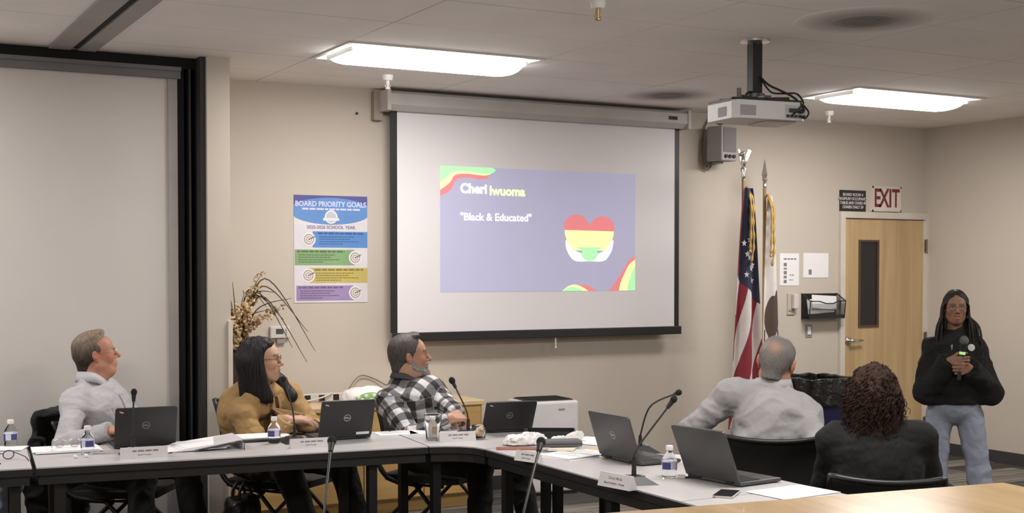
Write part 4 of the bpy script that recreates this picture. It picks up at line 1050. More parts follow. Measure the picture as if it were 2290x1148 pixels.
# name plates
PLATE = M('plate_white', (.60, .57, .575), .5)
def nameplate(label, px, py, rz, w=.2, h=.05, rows=2, dark=INK, first=None, sub='Board Trustee'):
    p = onZ(px, py, TH)
    t = thing('name_plate', label, 'name plate', p, rz, 'folded name plates on the tables')
    l = .022
    MB().prism([(-l, 0), (l, 0), (.003, h), (-.003, h)], -w/2, w/2, M4=Matrix(((0, 0, 1, 0), (1, 0, 0, 0), (0, 1, 0, 0), (0, 0, 0, 1)))).build('tent_card', PLATE, t)
    a = math.atan2(l-.003, h)
    if first: tx = text('lettering', first, h*.3, dark, t, (0, 0, 0), rot=(PI/2, 0, 0), bold=.0003)
    else: tx = lines('lettering', [(-w*.25, w*.3, h*.0, h*.16)], dark, t, -.0003)
    tx.data.transform(Matrix.Translation((0, -l*.38-.0008, h*.66)) @ Matrix.Rotation(-a, 4, 'X'))
    tx = text('lettering', sub, h*.2, dark, t, (0, 0, 0), rot=(PI/2, 0, 0), bold=.0002); tx.data.transform(Matrix.Translation((0, -l*.70-.0008, h*.32)) @ Matrix.Rotation(-a, 4, 'X'))
    return t
nameplate('grey name plate in front of the first laptop on the left', 322, 1024, R(-4), .21, .05)
nameplate('white name plate before the woman in tan blazer', 694, 1001, R(-6), .2, .045)
nameplate('grey name plate beside the clear plastic cup', 1022, 986, R(-10), .19, .045)
nameplate('small tilted name plate at the edge by the piles of paper', 1182, 1032, R(-72), .14, .045)
nameplate('white name plate in front of the microphone base by the right-hand logo laptop', 1380, 1091, R(-80), .185, .055, first='Danta Molla', sub='Board President - Trustee')

# papers and stationery
def sheet(name, label, px, py, rz, w=.216, d=.279, n=1, mat=PAPER, cat='paper', group='loose papers on the tables', th=.0025, tex=None, spread=.012):
    p = onZ(px, py, TH); t = thing(name, label, cat, (p.x, p.y, TH+(.0125 if name == 'envelope' else 0)), rz, group)
    rg2 = random.Random(int(px*7+py))
    for k in range(n):
        q = Euler((0, 0, rg2.uniform(-.09, .09) if k else 0))
        MB().box((rg2.uniform(-spread, spread) if k else 0, rg2.uniform(-spread, spread) if k else 0, th*(k+.5)), (w, d, th*.9), q).build('sheet', mat, t)
    if tex:
        b = MB(); z = th*n+.0004
        for i in range(tex):
            y = d*(.38-.7*i/tex); b.bx(-w*.38, w*(.38 if i % 3 else .1), y-.0025, y+.0025, z-.0003, z)
        b.build('print', INK, t)
    return t
MANILA = M('manila', (.62, .47, .27), .7); CREAMPAPER = M('cream_paper_sheet', (.72, .66, .56), .8)
sheet('notepad', 'white notepad by the glasses, left of the first laptop', 148, 1008, R(-8), .30, .20, 3, th=.004, cat='notepad', group=None)
sheet('paper_sheet', 'white papers at the far left beside the picture edge', 5, 1005, R(-20), .21, .15, 2, th=.003)
sheet('paper_sheet', 'single white sheet lying right of the laptop with the sticker', 886, 970, R(-6), .21, .13, 1, tex=4)
sheet('paper_sheet', 'white sheet lying behind the clear plastic cup', 975, 966, R(-22), .28, .2, 1)
sheet('paper_sheet', 'thick stack of white papers on the near edge, under the envelopes', 1285, 1021, R(-72), .2, .29, 3, th=.004, tex=5, spread=.02)
sheet('envelope', 'cream envelope lying across the white paper piles', 1262, 1008, R(-40), .12, .24, 2, CREAMPAPER, 'envelope', None, .004)
sheet('paper_sheet', 'white sheets behind the grey box, by the edge of the laptop lid', 1325, 988, R(-60), .2, .26, 2, th=.003)
sheet('manila_envelope', 'yellow manila envelope poking out behind the right-hand logo laptop', 1333, 1008, R(-50), .1, .14, 1, MANILA, 'envelope', None, .006)
sheet('paper_sheet', 'white sheet behind the right-hand logo laptop by the microphone base', 1518, 1028, R(-60), .16, .22, 2, CREAMPAPER, th=.002)
sheet('paper_sheet', 'large white sheet nearest the wooden counter', 1775, 1102, R(-84), .21, .30, 2, tex=None, th=.002)
# eyeglasses
def spectacles(name, label, px, py, rz, mat, z=TH, folded=False):
    p = onZ(px, py, z); t = thing(name, label, 'glasses', p, rz, None)
    b = MB()
    for s in (-1, 1): b.tube([(s*.034+.026*math.cos(2*PI*k/24), .0, .022+.019*math.sin(2*PI*k/24)) for k in range(24)], .0022, 6, closed=True)
    b.tube([(-.01, 0, .028), (0, .0, .031), (.01, 0, .028)], .002, 6); b.build('frame', mat, t, True)
    for s in (-1, 1):
        MB().tube([(s*.06, 0, .03), (s*.066, .01, .028), (s*.068, .09, .018), (s*.066, .125, .003)], .0022, 6).build('temple', mat, t, True)
        MB().cyl((s*.034, -.0008, .022), (s*.034, .0008, .022), .024, seg=24).build('lens', CLEAR, t)
    return t
spectacles('eyeglasses', 'thin grey eyeglasses resting on the white notepad', 150, 1001, R(170), SILV, TH+.013)
spectacles('eyeglasses', 'black folded reading glasses at the far left picture edge', 3, 1030, R(200), BLACK)
# small white eraser-like thing by microphone
p = onZ(168, 1026, TH); 
t = thing('earbud', 'tiny white earbuds on the table before the water bottle and notepad', 'earbuds', p)
MB().sph((0, 0, .009), .009, 10).cyl((0, 0, .008), (.012, -.01, .004), .003).build('bud', PAPER, t, True); MB().sph((.05, .01, .009), .009, 10).cyl((.05, .01, .008), (.062, 0, .004), .003).build('bud', PAPER, t, True)

# white binder of papers, half open
p = onZ(455, 1004, TH)
t = thing('ring_binder', 'white ring binder with loose papers left of the woman in tan', 'binder', p, R(-4))
BND = M('binder_white', (.55, .53, .545), .45)
MB().bx(-.165, .165, -.13, .13, 0, .003).bx(.162, .166, -.13, .13, .003, .04).box((.055, 0, .034), (.225, .26, .003), Euler((0, R(-9), 0))).build('cover', BND, t)
b = MB().tube([(.168, -.131, .002), (.168, -.131, .041), (.06, -.131, .026), (-.06, -.131, .010)], .003, 6); b.build('edge_piping', INKD, t)
for k in range(5): MB().box((-.03+.01*k, .005*k, .0115+.0045*k), (.25, .23, .0035), Euler((0, R(-2-.8*k), R(-4+3*k)))).build('sheet', PAPER, t)
MB().box((-.10, .02, .012), (.24, .2, .003), Euler((0, R(-3), R(14)))).build('sheet', PAPER, t)
# black padfolio before the woman
p = onZ(578, 984, TH)
t = thing('padfolio', 'black open padfolio with white pad in front of the woman in tan', 'folder', p, R(-5))
MB().bx(-.15, .15, -.1, .1, 0, .012).bevel(.004).build('cover', BLACKP, t); MB().bx(-.14, .16, -.07, .12, .0125, .018).build('pad', PAPER, t)

# clear plastic cup with small bottle inside, glass jar
p = onZ(968, 985, TH)
t = thing('plastic_cup', 'tall clear plastic cup beside the grey name plate', 'cup', p)
MB().lathe([(.001, .003), (.03, .003), (.031, 0), (.034, .004), (.046, .13), (.0475, .132), (.0455, .13), (.033, .006)], seg=32).build('cup_wall', M('cup_plastic', (.95, .96, .97), .08, trans=1., ior=1.16), t, True)
t = thing('small_carton', 'little white capped drink bottle standing inside the clear plastic cup', 'bottle', (p.x, p.y, TH+.0075))
MB().lathe([(.02, 0), (.023, .01), (.023, .07), (.012, .09), (.012, .1), (.0, .1)], seg=20).build('bottle_shell', M('milky', (.62, .58, .53), .4), t, True); MB().cyl((0, 0, .098), (0, 0, .112), .014).build('cap', PAPER, t)
MB().bx(-.012, .012, -.0245, -.022, .025, .062).build('label_patch', M('label_tan', (.4, .3, .2), .5), t)
p = onZ(1070, 982, TH)
t = thing('snack_jar', 'short clear jar holding a snack, between the laptop and the microphone', 'jar', p)
MB().lathe([(.03, 0), (.036, .006), (.038, .05), (.034, .062), (.034, .07), (.032, .07), (.036, .05), (.034, .008)], seg=28).build('jar_wall', M('cup_plastic', (.95, .96, .97)), t, True)
MB().sph((0, 0, .027), (.03, .03, .02), 14).sph((.01, -.01, .045), (.018, .016, .012), 10).build('snack', M('snack_tan', (.56, .40, .24), .7, bump=(120, .7, .006)), t, True)

# tray of black takeaway box with white bag, red folder, grey tablet case
p = onZ(1225, 981, TH)
t = thing('takeaway_tray', 'open black takeaway tray on the corner table behind the grey box', 'tray', (p.x+.03, p.y+.02, TH), R(-30))
b = MB(); b.bx(-.12, .12, -.085, .085, 0, .006)
for (a, c, d_, e) in ((-.125, .125, -.09, -.084), (-.125, .125, .084, .09), (-.125, -.119, -.084, .084), (.119, .125, -.084, .084)): b.bx(a, c, d_, e, 0, .04)
b.build('tray_shell', BLACKP, t); MB().box((-.07, .13, .02), (.14, .07, .004), Euler((R(12), 0, 0))).build('tray_lid', M('brown_lid', (.09, .07, .05), .4), t)
p = onZ(1168, 996, TH)
t = thing('plastic_bag', 'crumpled white plastic bag on the corner table', 'bag', p, R(-20))
X_ = sdf_mesh([ell((0, 0, .018), (.065, .05, .034), k=.02), ell((.065, .01, .018), (.06, .045, .032), k=.03), ell((-.055, 0, .014), (.04, .035, .026), k=.03), ell((.02, .035, .018), (.05, .035, .03), k=.03), folds(.014, 30.), folds(.007, 60.), half((0, 0, .003), (0, 0, -1))], .005)
np_mesh('bag_body', *X_, M('bag_white', (.74, .72, .71)), t)
t = thing('twisted_wrapper', 'twisted white plastic wrapper along the rim of the black tray', 'wrapper', tuple(onZ(1268, 992, TH)), R(-20))
X_ = sdf_mesh([cap((-.07, -.02, .02), (.02, .01, .026), .014, .018), cap((.02, .01, .026), (.075, .06, .03), .018, .022), folds(.008, 30.), folds(.006, 60.), half((0, 0, .003), (0, 0, -1))], .004)
np_mesh('wrapper_body', *X_, M('bag_white', (.74, .72, .71)), t)
p = onZ(1165, 1003, TH)
t = thing('red_folder', 'thin red folder under the crumpled white bag', 'folder', (p.x-.01, p.y, TH), R(-28)); MB().bx(-.11, .10, -.06, .03, 0, .003).build('cover', M('folder_red', (.24, .045, .02), .5), t)
p = onZ(1252, 1008, TH)
t = thing('grey_case', 'flat dark grey case leaning over the paper piles', 'case', (p.x, p.y, TH+.0215), R(-18)); b = MB().bx(-.1, .1, -.05, .05, .0, .03); b.bevel(.008); b.build('case_body', M('case_grey', (.11, .105, .11), .5), t); MB().bx(-.1005, .1005, -.0505, .0505, .013, .016).build('seam', BLACK, t)
# phone, pen drive lead
p = onZ(1625, 1108, TH)
t = thing('phone', 'dark phone in silver case lying in front of the plain grey laptop', 'phone', (p.x, p.y, TH), R(-50))
b = MB().bx(-.04, .04, -.075, .075, 0, .009); b.bevel(.004); b.build('phone_body', SILV, t); MB().bx(-.037, .037, -.072, .072, .009, .0097).build('phone_screen', SCRN, t)
p = onZ(1532, 1070, TH)
t = thing('adapter', 'small clear and black plug adapter beside the right-hand water bottle', 'adapter', (p.x, p.y, TH), R(-30)); MB().bx(-.03, .0, -.012, .012, 0, .014).bevel(.003).build('adapter_body', PAPER, t); MB().bx(0, .05, -.006, .006, 0, .007).build('adapter_plug', BLACKP, t)

# black handbag on the floor between the man in white and the woman in tan
t = thing('handbag', 'black handbag with looped handles beside the chair of the woman in tan', 'bag', (1.985, 6.665, 0), R(20))
X_ = sdf_mesh([rbox((0, 0, .20), (.05, .03, .16), .035, k=.02), cap((-.04, 0, .30), (.04, 0, .35), .05, .045, k=.06), folds(.012, 14.), half((0, 0, .003), (0, 0, -1))], .008)
np_mesh('bag_body', *X_, M('bag_black', (.012, .011, .011), .38, bump=(60, .3, .004)), t)
for s_ in (-1, 1): MB().tube(curve([(-.04, s_*.025, .35), (-.035, s_*.03, .43), (0, s_*.025, .47), (.035, s_*.03, .43), (.045, s_*.025, .36)], 8), .008, 8).build('handle', M('bag_strap', (.012, .011, .011), .4), t, True)
MB().tube([(-.02, -.05, .38), (.01, -.068, .30)], .004, 6).build('zip_pull', SILV, t)
from mathutils.bvhtree import BVHTree
# ================================================================== people
def skin_mat():
    m = M('skin', (.5, .3, .22), .5, bump=(260, .12, .001), spec=.35); nt, b = nodes_of(m)
    a = nt.nodes.new('ShaderNodeAttribute'); a.attribute_name = 'tone'
    src = b.inputs['Base Color'].links[0].from_node; nt.links.new(a.outputs['Color'], src.inputs[0])
    b.inputs['Subsurface Weight'].default_value = .08; b.inputs['Subsurface Radius'].default_value = (.02, .008, .004); b.inputs['Subsurface Scale'].default_value = .3
    return m
SKIN = skin_mat()
def frame(f, u):
    f, u = unit(f), unit(u); r = unit(np.cross(f, u)); u = np.cross(r, f); return r, f, u
def ik(S, W, l1, l2, hint):
    S, W = NV(S), NV(W); d = W-S; L = np.linalg.norm(d); L = min(L, (l1+l2)*.999); e = d/np.linalg.norm(d)
    a = (l1*l1-l2*l2+L*L)/(2*L); h = math.sqrt(max(l1*l1-a*a, 1e-6)); n = NV(hint)-(NV(hint) @ e)*e; n = unit(n)
    return S+e*a+n*h, S+e*L
def fingers(W, d, n, t, sc=1., curl=(30, 35, 20), spread=3., thumb=(.35, .55), prims=None):
    """palm plus five jointed fingers; d wrist->knuckles, n the palm side, t the thumb side"""
    W, d, n, t = NV(W), unit(d), unit(n), unit(t); out = []
    L = .088*sc
    for i, off_ in enumerate((.030, .010, -.010, -.029)):
        K = W + d*L*(1, 1.02, .98, .90)[i] + t*off_*sc
        out.append(cap(W + d*.012*sc + t*off_*.55*sc, K, .0145*sc, .0115*sc, k=.010))
        p = K; ang = 0; fl = (.90, 1.0, .93, .74)[i]
        dirw = unit(d + t*math.tan(R(spread*(1.5-i))))
        for j, (ln, r0, r1) in enumerate(((.046, .0098, .0088), (.028, .0088, .0080), (.022, .0080, .0066))):
            ang += R(curl[j]*(1+.06*i)); v = dirw*math.cos(ang)+n*math.sin(ang); q = p+v*ln*fl*sc
            out.append(cap(p, q, r0*sc, r1*sc, k=.0035)); p = q
    b0 = W+d*.022*sc+t*.026*sc+n*.006*sc
    v = unit(d*.62+t*.75+n*thumb[0]); p1 = b0+v*.036*sc
    v2 = unit(d*.85+t*.28+n*thumb[1]); p2 = p1+v2*.032*sc; v3 = unit(d*.8-t*.12+n*(thumb[1]+.25)); p3 = p2+v3*.026*sc
    out += [cap(W+d*.01*sc+t*.012*sc, b0, .015*sc, .014*sc, k=.01), cap(b0, p1, .0138*sc, .0112*sc, k=.008), cap(p1, p2, .0108*sc, .0096*sc, k=.004), cap(p2, p3, .0096*sc, .0076*sc, k=.003)]
    return out
def head_prims(c, Q, s, jaw=1., nose=1., ear=True, smile=0., gap=.0016):
    """Q rows: right, forward, up"""
    c = NV(c); L = lambda x, y, z: c + s*(x*Q[0]+y*Q[1]+z*Q[2])
    E = lambda x, y, z, rad, **k: ell(L(x, y, z), NV(rad)*s, Q, **k)
    C = lambda a, b, ra, rb=None, **k: cap(L(*a), L(*b), ra*s, (ra if rb is None else rb)*s, **k)
    o = [E(0, -.012, .036, (.075, .094, .083), k=.02), E(0, .030, -.030, (.060*jaw, .062, .078), k=.03), E(0, .052, .03, (.057, .040, .05), k=.03),
         C((-.052*jaw, .0, -.058), (-.016, .064, -.097), .018, .017, k=.03), C((.052*jaw, .0, -.058), (.016, .064, -.097), .018, .017, k=.03),
         E(0, .070, -.097, (.022, .019, .018), k=.02), E(-.040, .062, -.022, (.022, .022, .022), k=.025), E(.040, .062, -.022, (.022, .022, .022), k=.025),
         C((-.034, .082, .024), (-.010, .089, .021), .009, k=.014), C((.034, .082, .024), (.010, .089, .021), .009, k=.014)]
    o += [E(sx*.031, .100, .004, (.017, .017, .0115), k=.012, op='s') for sx in (-1, 1)]
    o += [E(sx*.031, .0765, .004, (.0135, .0135, .0135), k=.002) for sx in (-1, 1)]
    o += [C((sx*.017, .0875, .0095), (sx*.045, .0805, .0085), .0042, k=.004) for sx in (-1, 1)]
    o += [C((sx*.018, .0865, -.004), (sx*.044, .0795, -.0035), .0034, k=.005) for sx in (-1, 1)]
    o += [C((0, .090, .016), (0, .090+.023*nose, -.025), .0075, .0115*nose, k=.012), E(-.0125, .098, -.031, (.0085, .010, .008), k=.006), E(.0125, .098, -.031, (.0085, .010, .008), k=.006),
          E(0, .082, -.062, (.032, .018, .026), k=.016)]
    o += [C((-.019-.003*smile, .088-.002*smile, -.0585+.006*smile), (0, .0985, -.0555), .0048, .006, k=.005), C((.019+.003*smile, .088-.002*smile, -.0585+.006*smile), (0, .0985, -.0555), .0048, .006, k=.005),
          C((-.016-.003*smile, .0885, -.0675+.006*smile-gap*1.2), (0, .097, -.0680-gap*1.5), .005, .0068, k=.005), C((.016+.003*smile, .0885, -.0675+.006*smile-gap*1.2), (0, .097, -.0680-gap*1.5), .005, .0068, k=.005)]
    o += [C((-.022-.004*smile, .089, -.0625+.008*smile), (0, .104, -.0618-gap*.5), gap*.8, gap, k=.002, op='s'), C((.022+.004*smile, .089, -.0625+.008*smile), (0, .104, -.0618-gap*.5), gap*.8, gap, k=.002, op='s')]
    if ear:
        for sx in (-1, 1):
            o += [E(sx*.0765, -.008, -.002, (.0085, .018, .030), k=.008), E(sx*.084, -.012, .004, (.007, .014, .024), k=.004), E(sx*.089, -.006, .002, (.005, .009, .014), k=.004, op='s'), E(sx*.076, -.002, -.028, (.006, .008, .009), k=.005)]
    return o, L
def skin_cols(Vv, c, Q, s, tone, lip, brow, eye=(.05, .03, .02), white=(.42, .39, .37), rough=0.):
    q = ((Vv-NV(c)) @ Q.T)/s; x, y, z = np.abs(q[:, 0]), q[:, 1], q[:, 2]
    col = np.tile(NV(tone), (len(Vv), 1)); hd = np.linalg.norm(q, axis=1) < .16
    def mix(w, cc):
        nonlocal col
        w = np.clip(w, 0, 1)[:, None]*hd[:, None]; col = col*(1-w)+NV(cc)*w
    red = NV(tone)*NV((1.12, .80, .74))
    mix(.75*np.exp(-(((x-.042)/.022)**2+((z+.025)/.022)**2+((y-.06)/.04)**2)), red)
    mix(.8*np.exp(-((x/.016)**2+((z+.028)/.016)**2+((y-.105)/.02)**2)), red)
    mix(.8*np.exp(-(((x-.08)/.014)**2+((z)/.03)**2)), red)
    mix((y > .075)*np.exp(-((x/.021)**4+((z+.0625)/.0115)**4)), lip)
    mix((y > .08)*np.exp(-((x/.021)**4+((z+.0622)/.0022)**2))*.8, NV(lip)*.35)
    bz = .030-.10*np.maximum(x-.03, 0)-.05*np.maximum(.02-x, 0)
    mix((y > .05)*(x > .009)*(x < .054)*np.exp(-((z-bz)/.0055)**2)*.85, brow)
    ex = x-.031; inside = (y > .072)*(np.abs(ex) < .0135)*(np.abs(z-.0035) < .0052*(1-(ex/.0145)**2))
    mix(inside*1., white); mix(inside*((ex**2+(z-.0035)**2) < .0052**2)*1., eye)
    mix((y > .068)*np.exp(-((np.hypot(ex/.016, (z-.010)/.004))**2))*.35, NV(tone)*.45)
    n = noise3(Vv, 60.)*.5+noise3(Vv, 17.)*.5
    return np.clip(col*(1+.07*n[:, None]), 0, 1)
def short_hair(L, Q, c, s, line, th=.012, back=-.075, extra=()):
    """line: table of z -> how far forward the hair reaches"""
    zs, ys = zip(*line)
    C0 = NV(c)
    def region(X):
        q = ((X-C0) @ Q.T)/s
        return (q[:, 1]-np.interp(q[:, 2], zs, ys)+.004*noise3(X, 90.))*s*.8
    o = [ell(L(0, -.014, .037), (NV((.075, .094, .083))+th)*s, Q, k=.01), cap(L(0, -.055, -.01), L(0, -.055, -.06), (.048+th*.5)*s, (.044+th*.4)*s, k=.03)]
    o += list(extra)
    def bump(X): return .0012*noise3(X*NV((1, 1, .5)), 80.)+.003*noise3(X, 24.)
    o += [func(bump, 'd'), func(region, 'i', .003), half(L(0, 0, back), -Q[2])]
    return o
def cloth_mat(name, color, rough=.85, bump=(18, .35, .02), weave=None, sheen=0.):
    m = M(name, color, rough, var=(9, .05), sheen=sheen); nt, b = nodes_of(m)
    tc = nt.nodes.new('ShaderNodeTexCoord')
    n1 = nt.nodes.new('ShaderNodeTexNoise'); n1.inputs['Scale'].default_value = bump[0]; n1.inputs['Detail'].default_value = 2.5; n1.inputs['Roughness'].default_value = .45; n1.inputs['Distortion'].default_value = .55
    n2 = nt.nodes.new('ShaderNodeTexNoise'); n2.inputs['Scale'].default_value = 520; 
    for n in (n1, n2): nt.links.new(tc.outputs['Object'], n.inputs['Vector'])
    b1 = nt.nodes.new('ShaderNodeBump'); b1.inputs['Strength'].default_value = bump[1]*1.3; b1.inputs['Distance'].default_value = bump[2]*1.6; nt.links.new(n1.outputs['Fac'], b1.inputs['Height'])
    b2 = nt.nodes.new('ShaderNodeBump'); b2.inputs['Strength'].default_value = .25; b2.inputs['Distance'].default_value = .002; nt.links.new(n2.outputs['Fac'], b2.inputs['Height']); nt.links.new(b1.outputs['Normal'], b2.inputs['Normal'])
    nt.links.new(b2.outputs['Normal'], b.inputs['Normal'])
    if weave == 'check':
        a = nt.nodes.new('ShaderNodeAttribute'); a.attribute_name = 'weave'; sp = nt.nodes.new('ShaderNodeSeparateXYZ'); nt.links.new(a.outputs['Vector'], sp.inputs[0])
        def stripe(o):
            q = nt.nodes.new('ShaderNodeMath'); q.operation = 'FRACT'; nt.links.new(o, q.inputs[0])
            g = nt.nodes.new('ShaderNodeMath'); g.operation = 'GREATER_THAN'; g.inputs[1].default_value = .5; nt.links.new(q.outputs[0], g.inputs[0]); return g
        s1, s2 = stripe(sp.outputs['X']), stripe(sp.outputs['Y'])
        ad = nt.nodes.new('ShaderNodeMath'); nt.links.new(s1.outputs[0], ad.inputs[0]); nt.links.new(s2.outputs[0], ad.inputs[1])
        hf = nt.nodes.new('ShaderNodeMath'); hf.operation = 'MULTIPLY'; hf.inputs[1].default_value = .5; nt.links.new(ad.outputs[0], hf.inputs[0])
        cr = nt.nodes.new('ShaderNodeValToRGB'); cr.color_ramp.interpolation = 'CONSTANT'; e = cr.color_ramp.elements
        e[0].color = (.014, .0135, .014, 1); e[1].position = .25; e[1].color = (.125, .12, .125, 1); e2 = e.new(.75); e2.color = (.52, .50, .51, 1)
        nt.links.new(hf.outputs[0], cr.inputs['Fac']); nt.links.new(cr.outputs['Color'], b.inputs['Base Color'])
    return m
def hair_mat(name, c1, c2, st=(60, 60, 6), rough=.55, z=None, spot=None):
    m = M(name, c1, rough, spec=.35); nt, b = nodes_of(m)
    tc = nt.nodes.new('ShaderNodeTexCoord'); mp = nt.nodes.new('ShaderNodeMapping'); mp.inputs['Scale'].default_value = st; nt.links.new(tc.outputs['Object'], mp.inputs['Vector'])
    n = nt.nodes.new('ShaderNodeTexNoise'); n.inputs['Scale'].default_value = 2.; n.inputs['Detail'].default_value = 5; nt.links.new(mp.outputs[0], n.inputs['Vector'])
    cr = nt.nodes.new('ShaderNodeValToRGB'); cr.color_ramp.elements[0].position = .35; cr.color_ramp.elements[1].position = .65; cr.color_ramp.elements[0].color = (*c1, 1); cr.color_ramp.elements[1].color = (*c2, 1)
    nt.links.new(n.outputs['Fac'], cr.inputs['Fac']); out = cr.outputs['Color']
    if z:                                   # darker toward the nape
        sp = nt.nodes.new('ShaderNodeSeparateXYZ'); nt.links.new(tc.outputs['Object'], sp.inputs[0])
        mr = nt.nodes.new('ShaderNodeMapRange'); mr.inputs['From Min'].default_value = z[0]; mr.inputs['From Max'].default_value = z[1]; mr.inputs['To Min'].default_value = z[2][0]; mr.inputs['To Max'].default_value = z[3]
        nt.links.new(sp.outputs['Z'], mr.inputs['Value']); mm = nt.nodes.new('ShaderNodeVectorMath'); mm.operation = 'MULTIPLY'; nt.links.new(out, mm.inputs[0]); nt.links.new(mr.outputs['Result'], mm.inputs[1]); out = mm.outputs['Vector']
    if spot:                                # thinning crown
        vs = nt.nodes.new('ShaderNodeVectorMath'); vs.operation = 'DISTANCE'; vs.inputs[1].default_value = spot[0]; nt.links.new(tc.outputs['Object'], vs.inputs[0])
        mr = nt.nodes.new('ShaderNodeMapRange'); mr.interpolation_type = 'SMOOTHSTEP'; mr.inputs['From Min'].default_value = spot[1]*.5; mr.inputs['From Max'].default_value = spot[2]; mr.inputs['To Min'].default_value = 1; mr.inputs['To Max'].default_value = 0
        nt.links.new(vs.outputs['Value'], mr.inputs['Value']); mx = nt.nodes.new('ShaderNodeMix'); mx.data_type = 'RGBA'; nt.links.new(mr.outputs['Result'], mx.inputs['Factor']); nt.links.new(out, mx.inputs['A']); mx.inputs['B'].default_value = (*spot[3], 1); out = mx.outputs['Result']
    nt.links.new(out, b.inputs['Base Color'])
    bp = nt.nodes.new('ShaderNodeBump'); bp.inputs['Strength'].default_value = .35; bp.inputs['Distance'].default_value = .004; nt.links.new(n.outputs['Fac'], bp.inputs['Height']); nt.links.new(bp.outputs['Normal'], b.inputs['Normal'])
    return m

class Person: pass
def person(label, base, hips, neck, f_t, head, f_h, u_h=(0, 0, 1), S=1., HS=1., girth=1., belly=0., sw=.19, hip_w=.085, arms=None, legs=None,
           tone=(.5, .3, .22), lip=None, brow=(.12, .08, .06), jaw=1., nose=1., ear=True, jowl=0., smile=.15, gap=.0016, drop=.075, top=None, top_off=.014, pants=None, pants_off=.012, fold=.010, weave=False, cuff=.0, hem=None, shoe=None, vox=.0048, neck_r=.056, lean=None, sleeve_r=0., top_extra=(), eye=(.05, .03, .02), hands_on=(True, True), shirt_name='shirt'):
    P = Person(); t = thing('person', label, 'person', base); P.t = t; P.o = NV(base)
    hips, neck, head = NV(hips), NV(neck), NV(head)
    up = unit(unit(neck-hips)+NV(lean or (0, 0, 0))); r, f, u = frame(f_t, up); f = unit(np.cross(u, r)); TQ = np.stack([r, f, u])
    hr, hf, hu = frame(f_h, u_h); HQ = np.stack([hr, hf, hu]); P.HQ, P.TQ, P.head, P.HS = HQ, TQ, head, HS
    tl = np.linalg.norm(neck-hips)
    chest = hips + u*tl*.64 + f*.008; waist = hips+u*tl*.36 + f*(.012+belly*.5)
    tor = [ell(hips+u*.045, NV((.162, .116, .105))*girth*S, TQ, k=.05), ell(waist, NV((.150*girth, .112*girth+belly*.5, max(.13, tl*.34))), TQ, k=.06), ell(chest, NV((.160, .106+belly*.2, tl*.355))*NV((girth, girth, 1)), TQ, k=.06)]
    shc = neck - u*drop*S - f*.008
    SH = {1: shc + r*sw*S, -1: shc - r*sw*S}; P.SH = SH
    sh = [cap(SH[-1]*.8+shc*.2, SH[1]*.8+shc*.2, .052*S, k=.05), cap(neck+u*.008-f*.012, shc+r*sw*.72*S+u*.008, .046*S, .042*S, k=.03), cap(neck+u*.008-f*.012, shc-r*sw*.72*S+u*.008, .046*S, .042*S, k=.03)]
    nk = [cap(neck-u*.05, head-hu*.05*HS-hf*.018*HS, neck_r*S, neck_r*.96*S, k=.025)]
    limbs, sleeves, hands, segs = [], [], [], []
    P.W = {}
    for sd in (1, -1):
        if not arms or sd not in arms: continue
        a = arms[sd]; W = NV(a['w']); E, W = ik(SH[sd], W, .285*S, .255*S, a.get('hint', (0, 0, -1)))
        P.W[sd] = W
        ua, fa = cap(SH[sd], E, .038*S*girth**.5, .034*S, k=.03), cap(E, W, .034*S, .0275*S, k=.015)
        limbs += [ell(SH[sd], NV((.040, .040, .040))*S*girth**.5, k=.03), ua, fa]
        dv_ = unit(W-E); segs += [(SH[sd], E), (E, W)]
        sleeves += [off(ell(SH[sd], NV((.053, .053, .053))*S*girth**.5, k=.045), top_off), off(cap(SH[sd], E, (.048+sleeve_r)*S*girth**.5, (.042+sleeve_r)*S, k=.03), top_off), cut(off(cap(E, W+dv_*.03, (.042+sleeve_r)*S, (.031+sleeve_r*.8)*S, k=.02), top_off), W-dv_*cuff, dv_)]
        if hands_on[0 if sd == 1 else 1]:
            hd = a.get('hand', {}); d = unit(hd.get('d', dv_)); n = hd.get('n', (0, 0, -1)); n = unit(NV(n)-(NV(n) @ d)*d); tt = np.cross(d, n)*sd
            hands += fingers(W, d, n, hd.get('t', tt), a.get('hs', .98)*S, hd.get('curl', (22, 28, 15)), hd.get('spread', 3.), hd.get('thumb', (.3, .5)))
    lg, pt = [], []
    for sd in (1, -1):
        if not legs or sd not in legs: continue
        l = legs[sd]; Hj = hips + r*hip_w*sd*S; K, A = NV(l['k']), NV(l['a']); tw = unit(l.get('toe', f)*NV((1, 1, 0)))
        lg += [cap(Hj, K, .070*S*girth**.5, .050*S, k=.02), cap(K, A, .048*S, .035*S, k=.02), cap(A+tw*.0-NV((0, 0, .035)), A+tw*.15-NV((0, 0, .052)), .034*S, .026*S, k=.02)]
        fl = l.get('flare', 0.)
        kd = unit(A-K)
        pt += [off(cap(Hj, K, .084*S*girth**.5, (.060+fl*.3)*S, k=.018), pants_off), cut(off(cap(K, A+kd*.06, (.060+fl*.3)*S, (.048+fl)*S, k=.02), pants_off), A+kd*.0, kd)]
        if shoe is not None:
            X = sdf_mesh([rbox(A+tw*.055-NV((0, 0, A[2]-.035)), (.018, .085, .012), .026, np.stack([np.cross(tw, (0, 0, 1)), tw, NV((0, 0, 1))])), cap(A-NV((0, 0, .005)), A-NV((0, 0, .04)), .043, .04, k=.03), half((0, 0, .004), (0, 0, -1))], .006)
            np_mesh('shoe', *X, shoe, t, P.o)
    hp_, L = head_prims(head, HQ, HS, jaw, nose, ear, smile, gap); P.L = L
    if jowl: hp_ += [ell(L(0, .028, -.098), NV((.05, .052, .034))*jowl*HS, HQ, k=.03), cap(L(0, .03, -.1), neck+u*.03+f*.03, .048*jowl, .055*jowl, k=.03)]
    body = [off(q, -.016) for q in tor]+[off(q, -.010) for q in sh]+limbs+lg+nk+hands
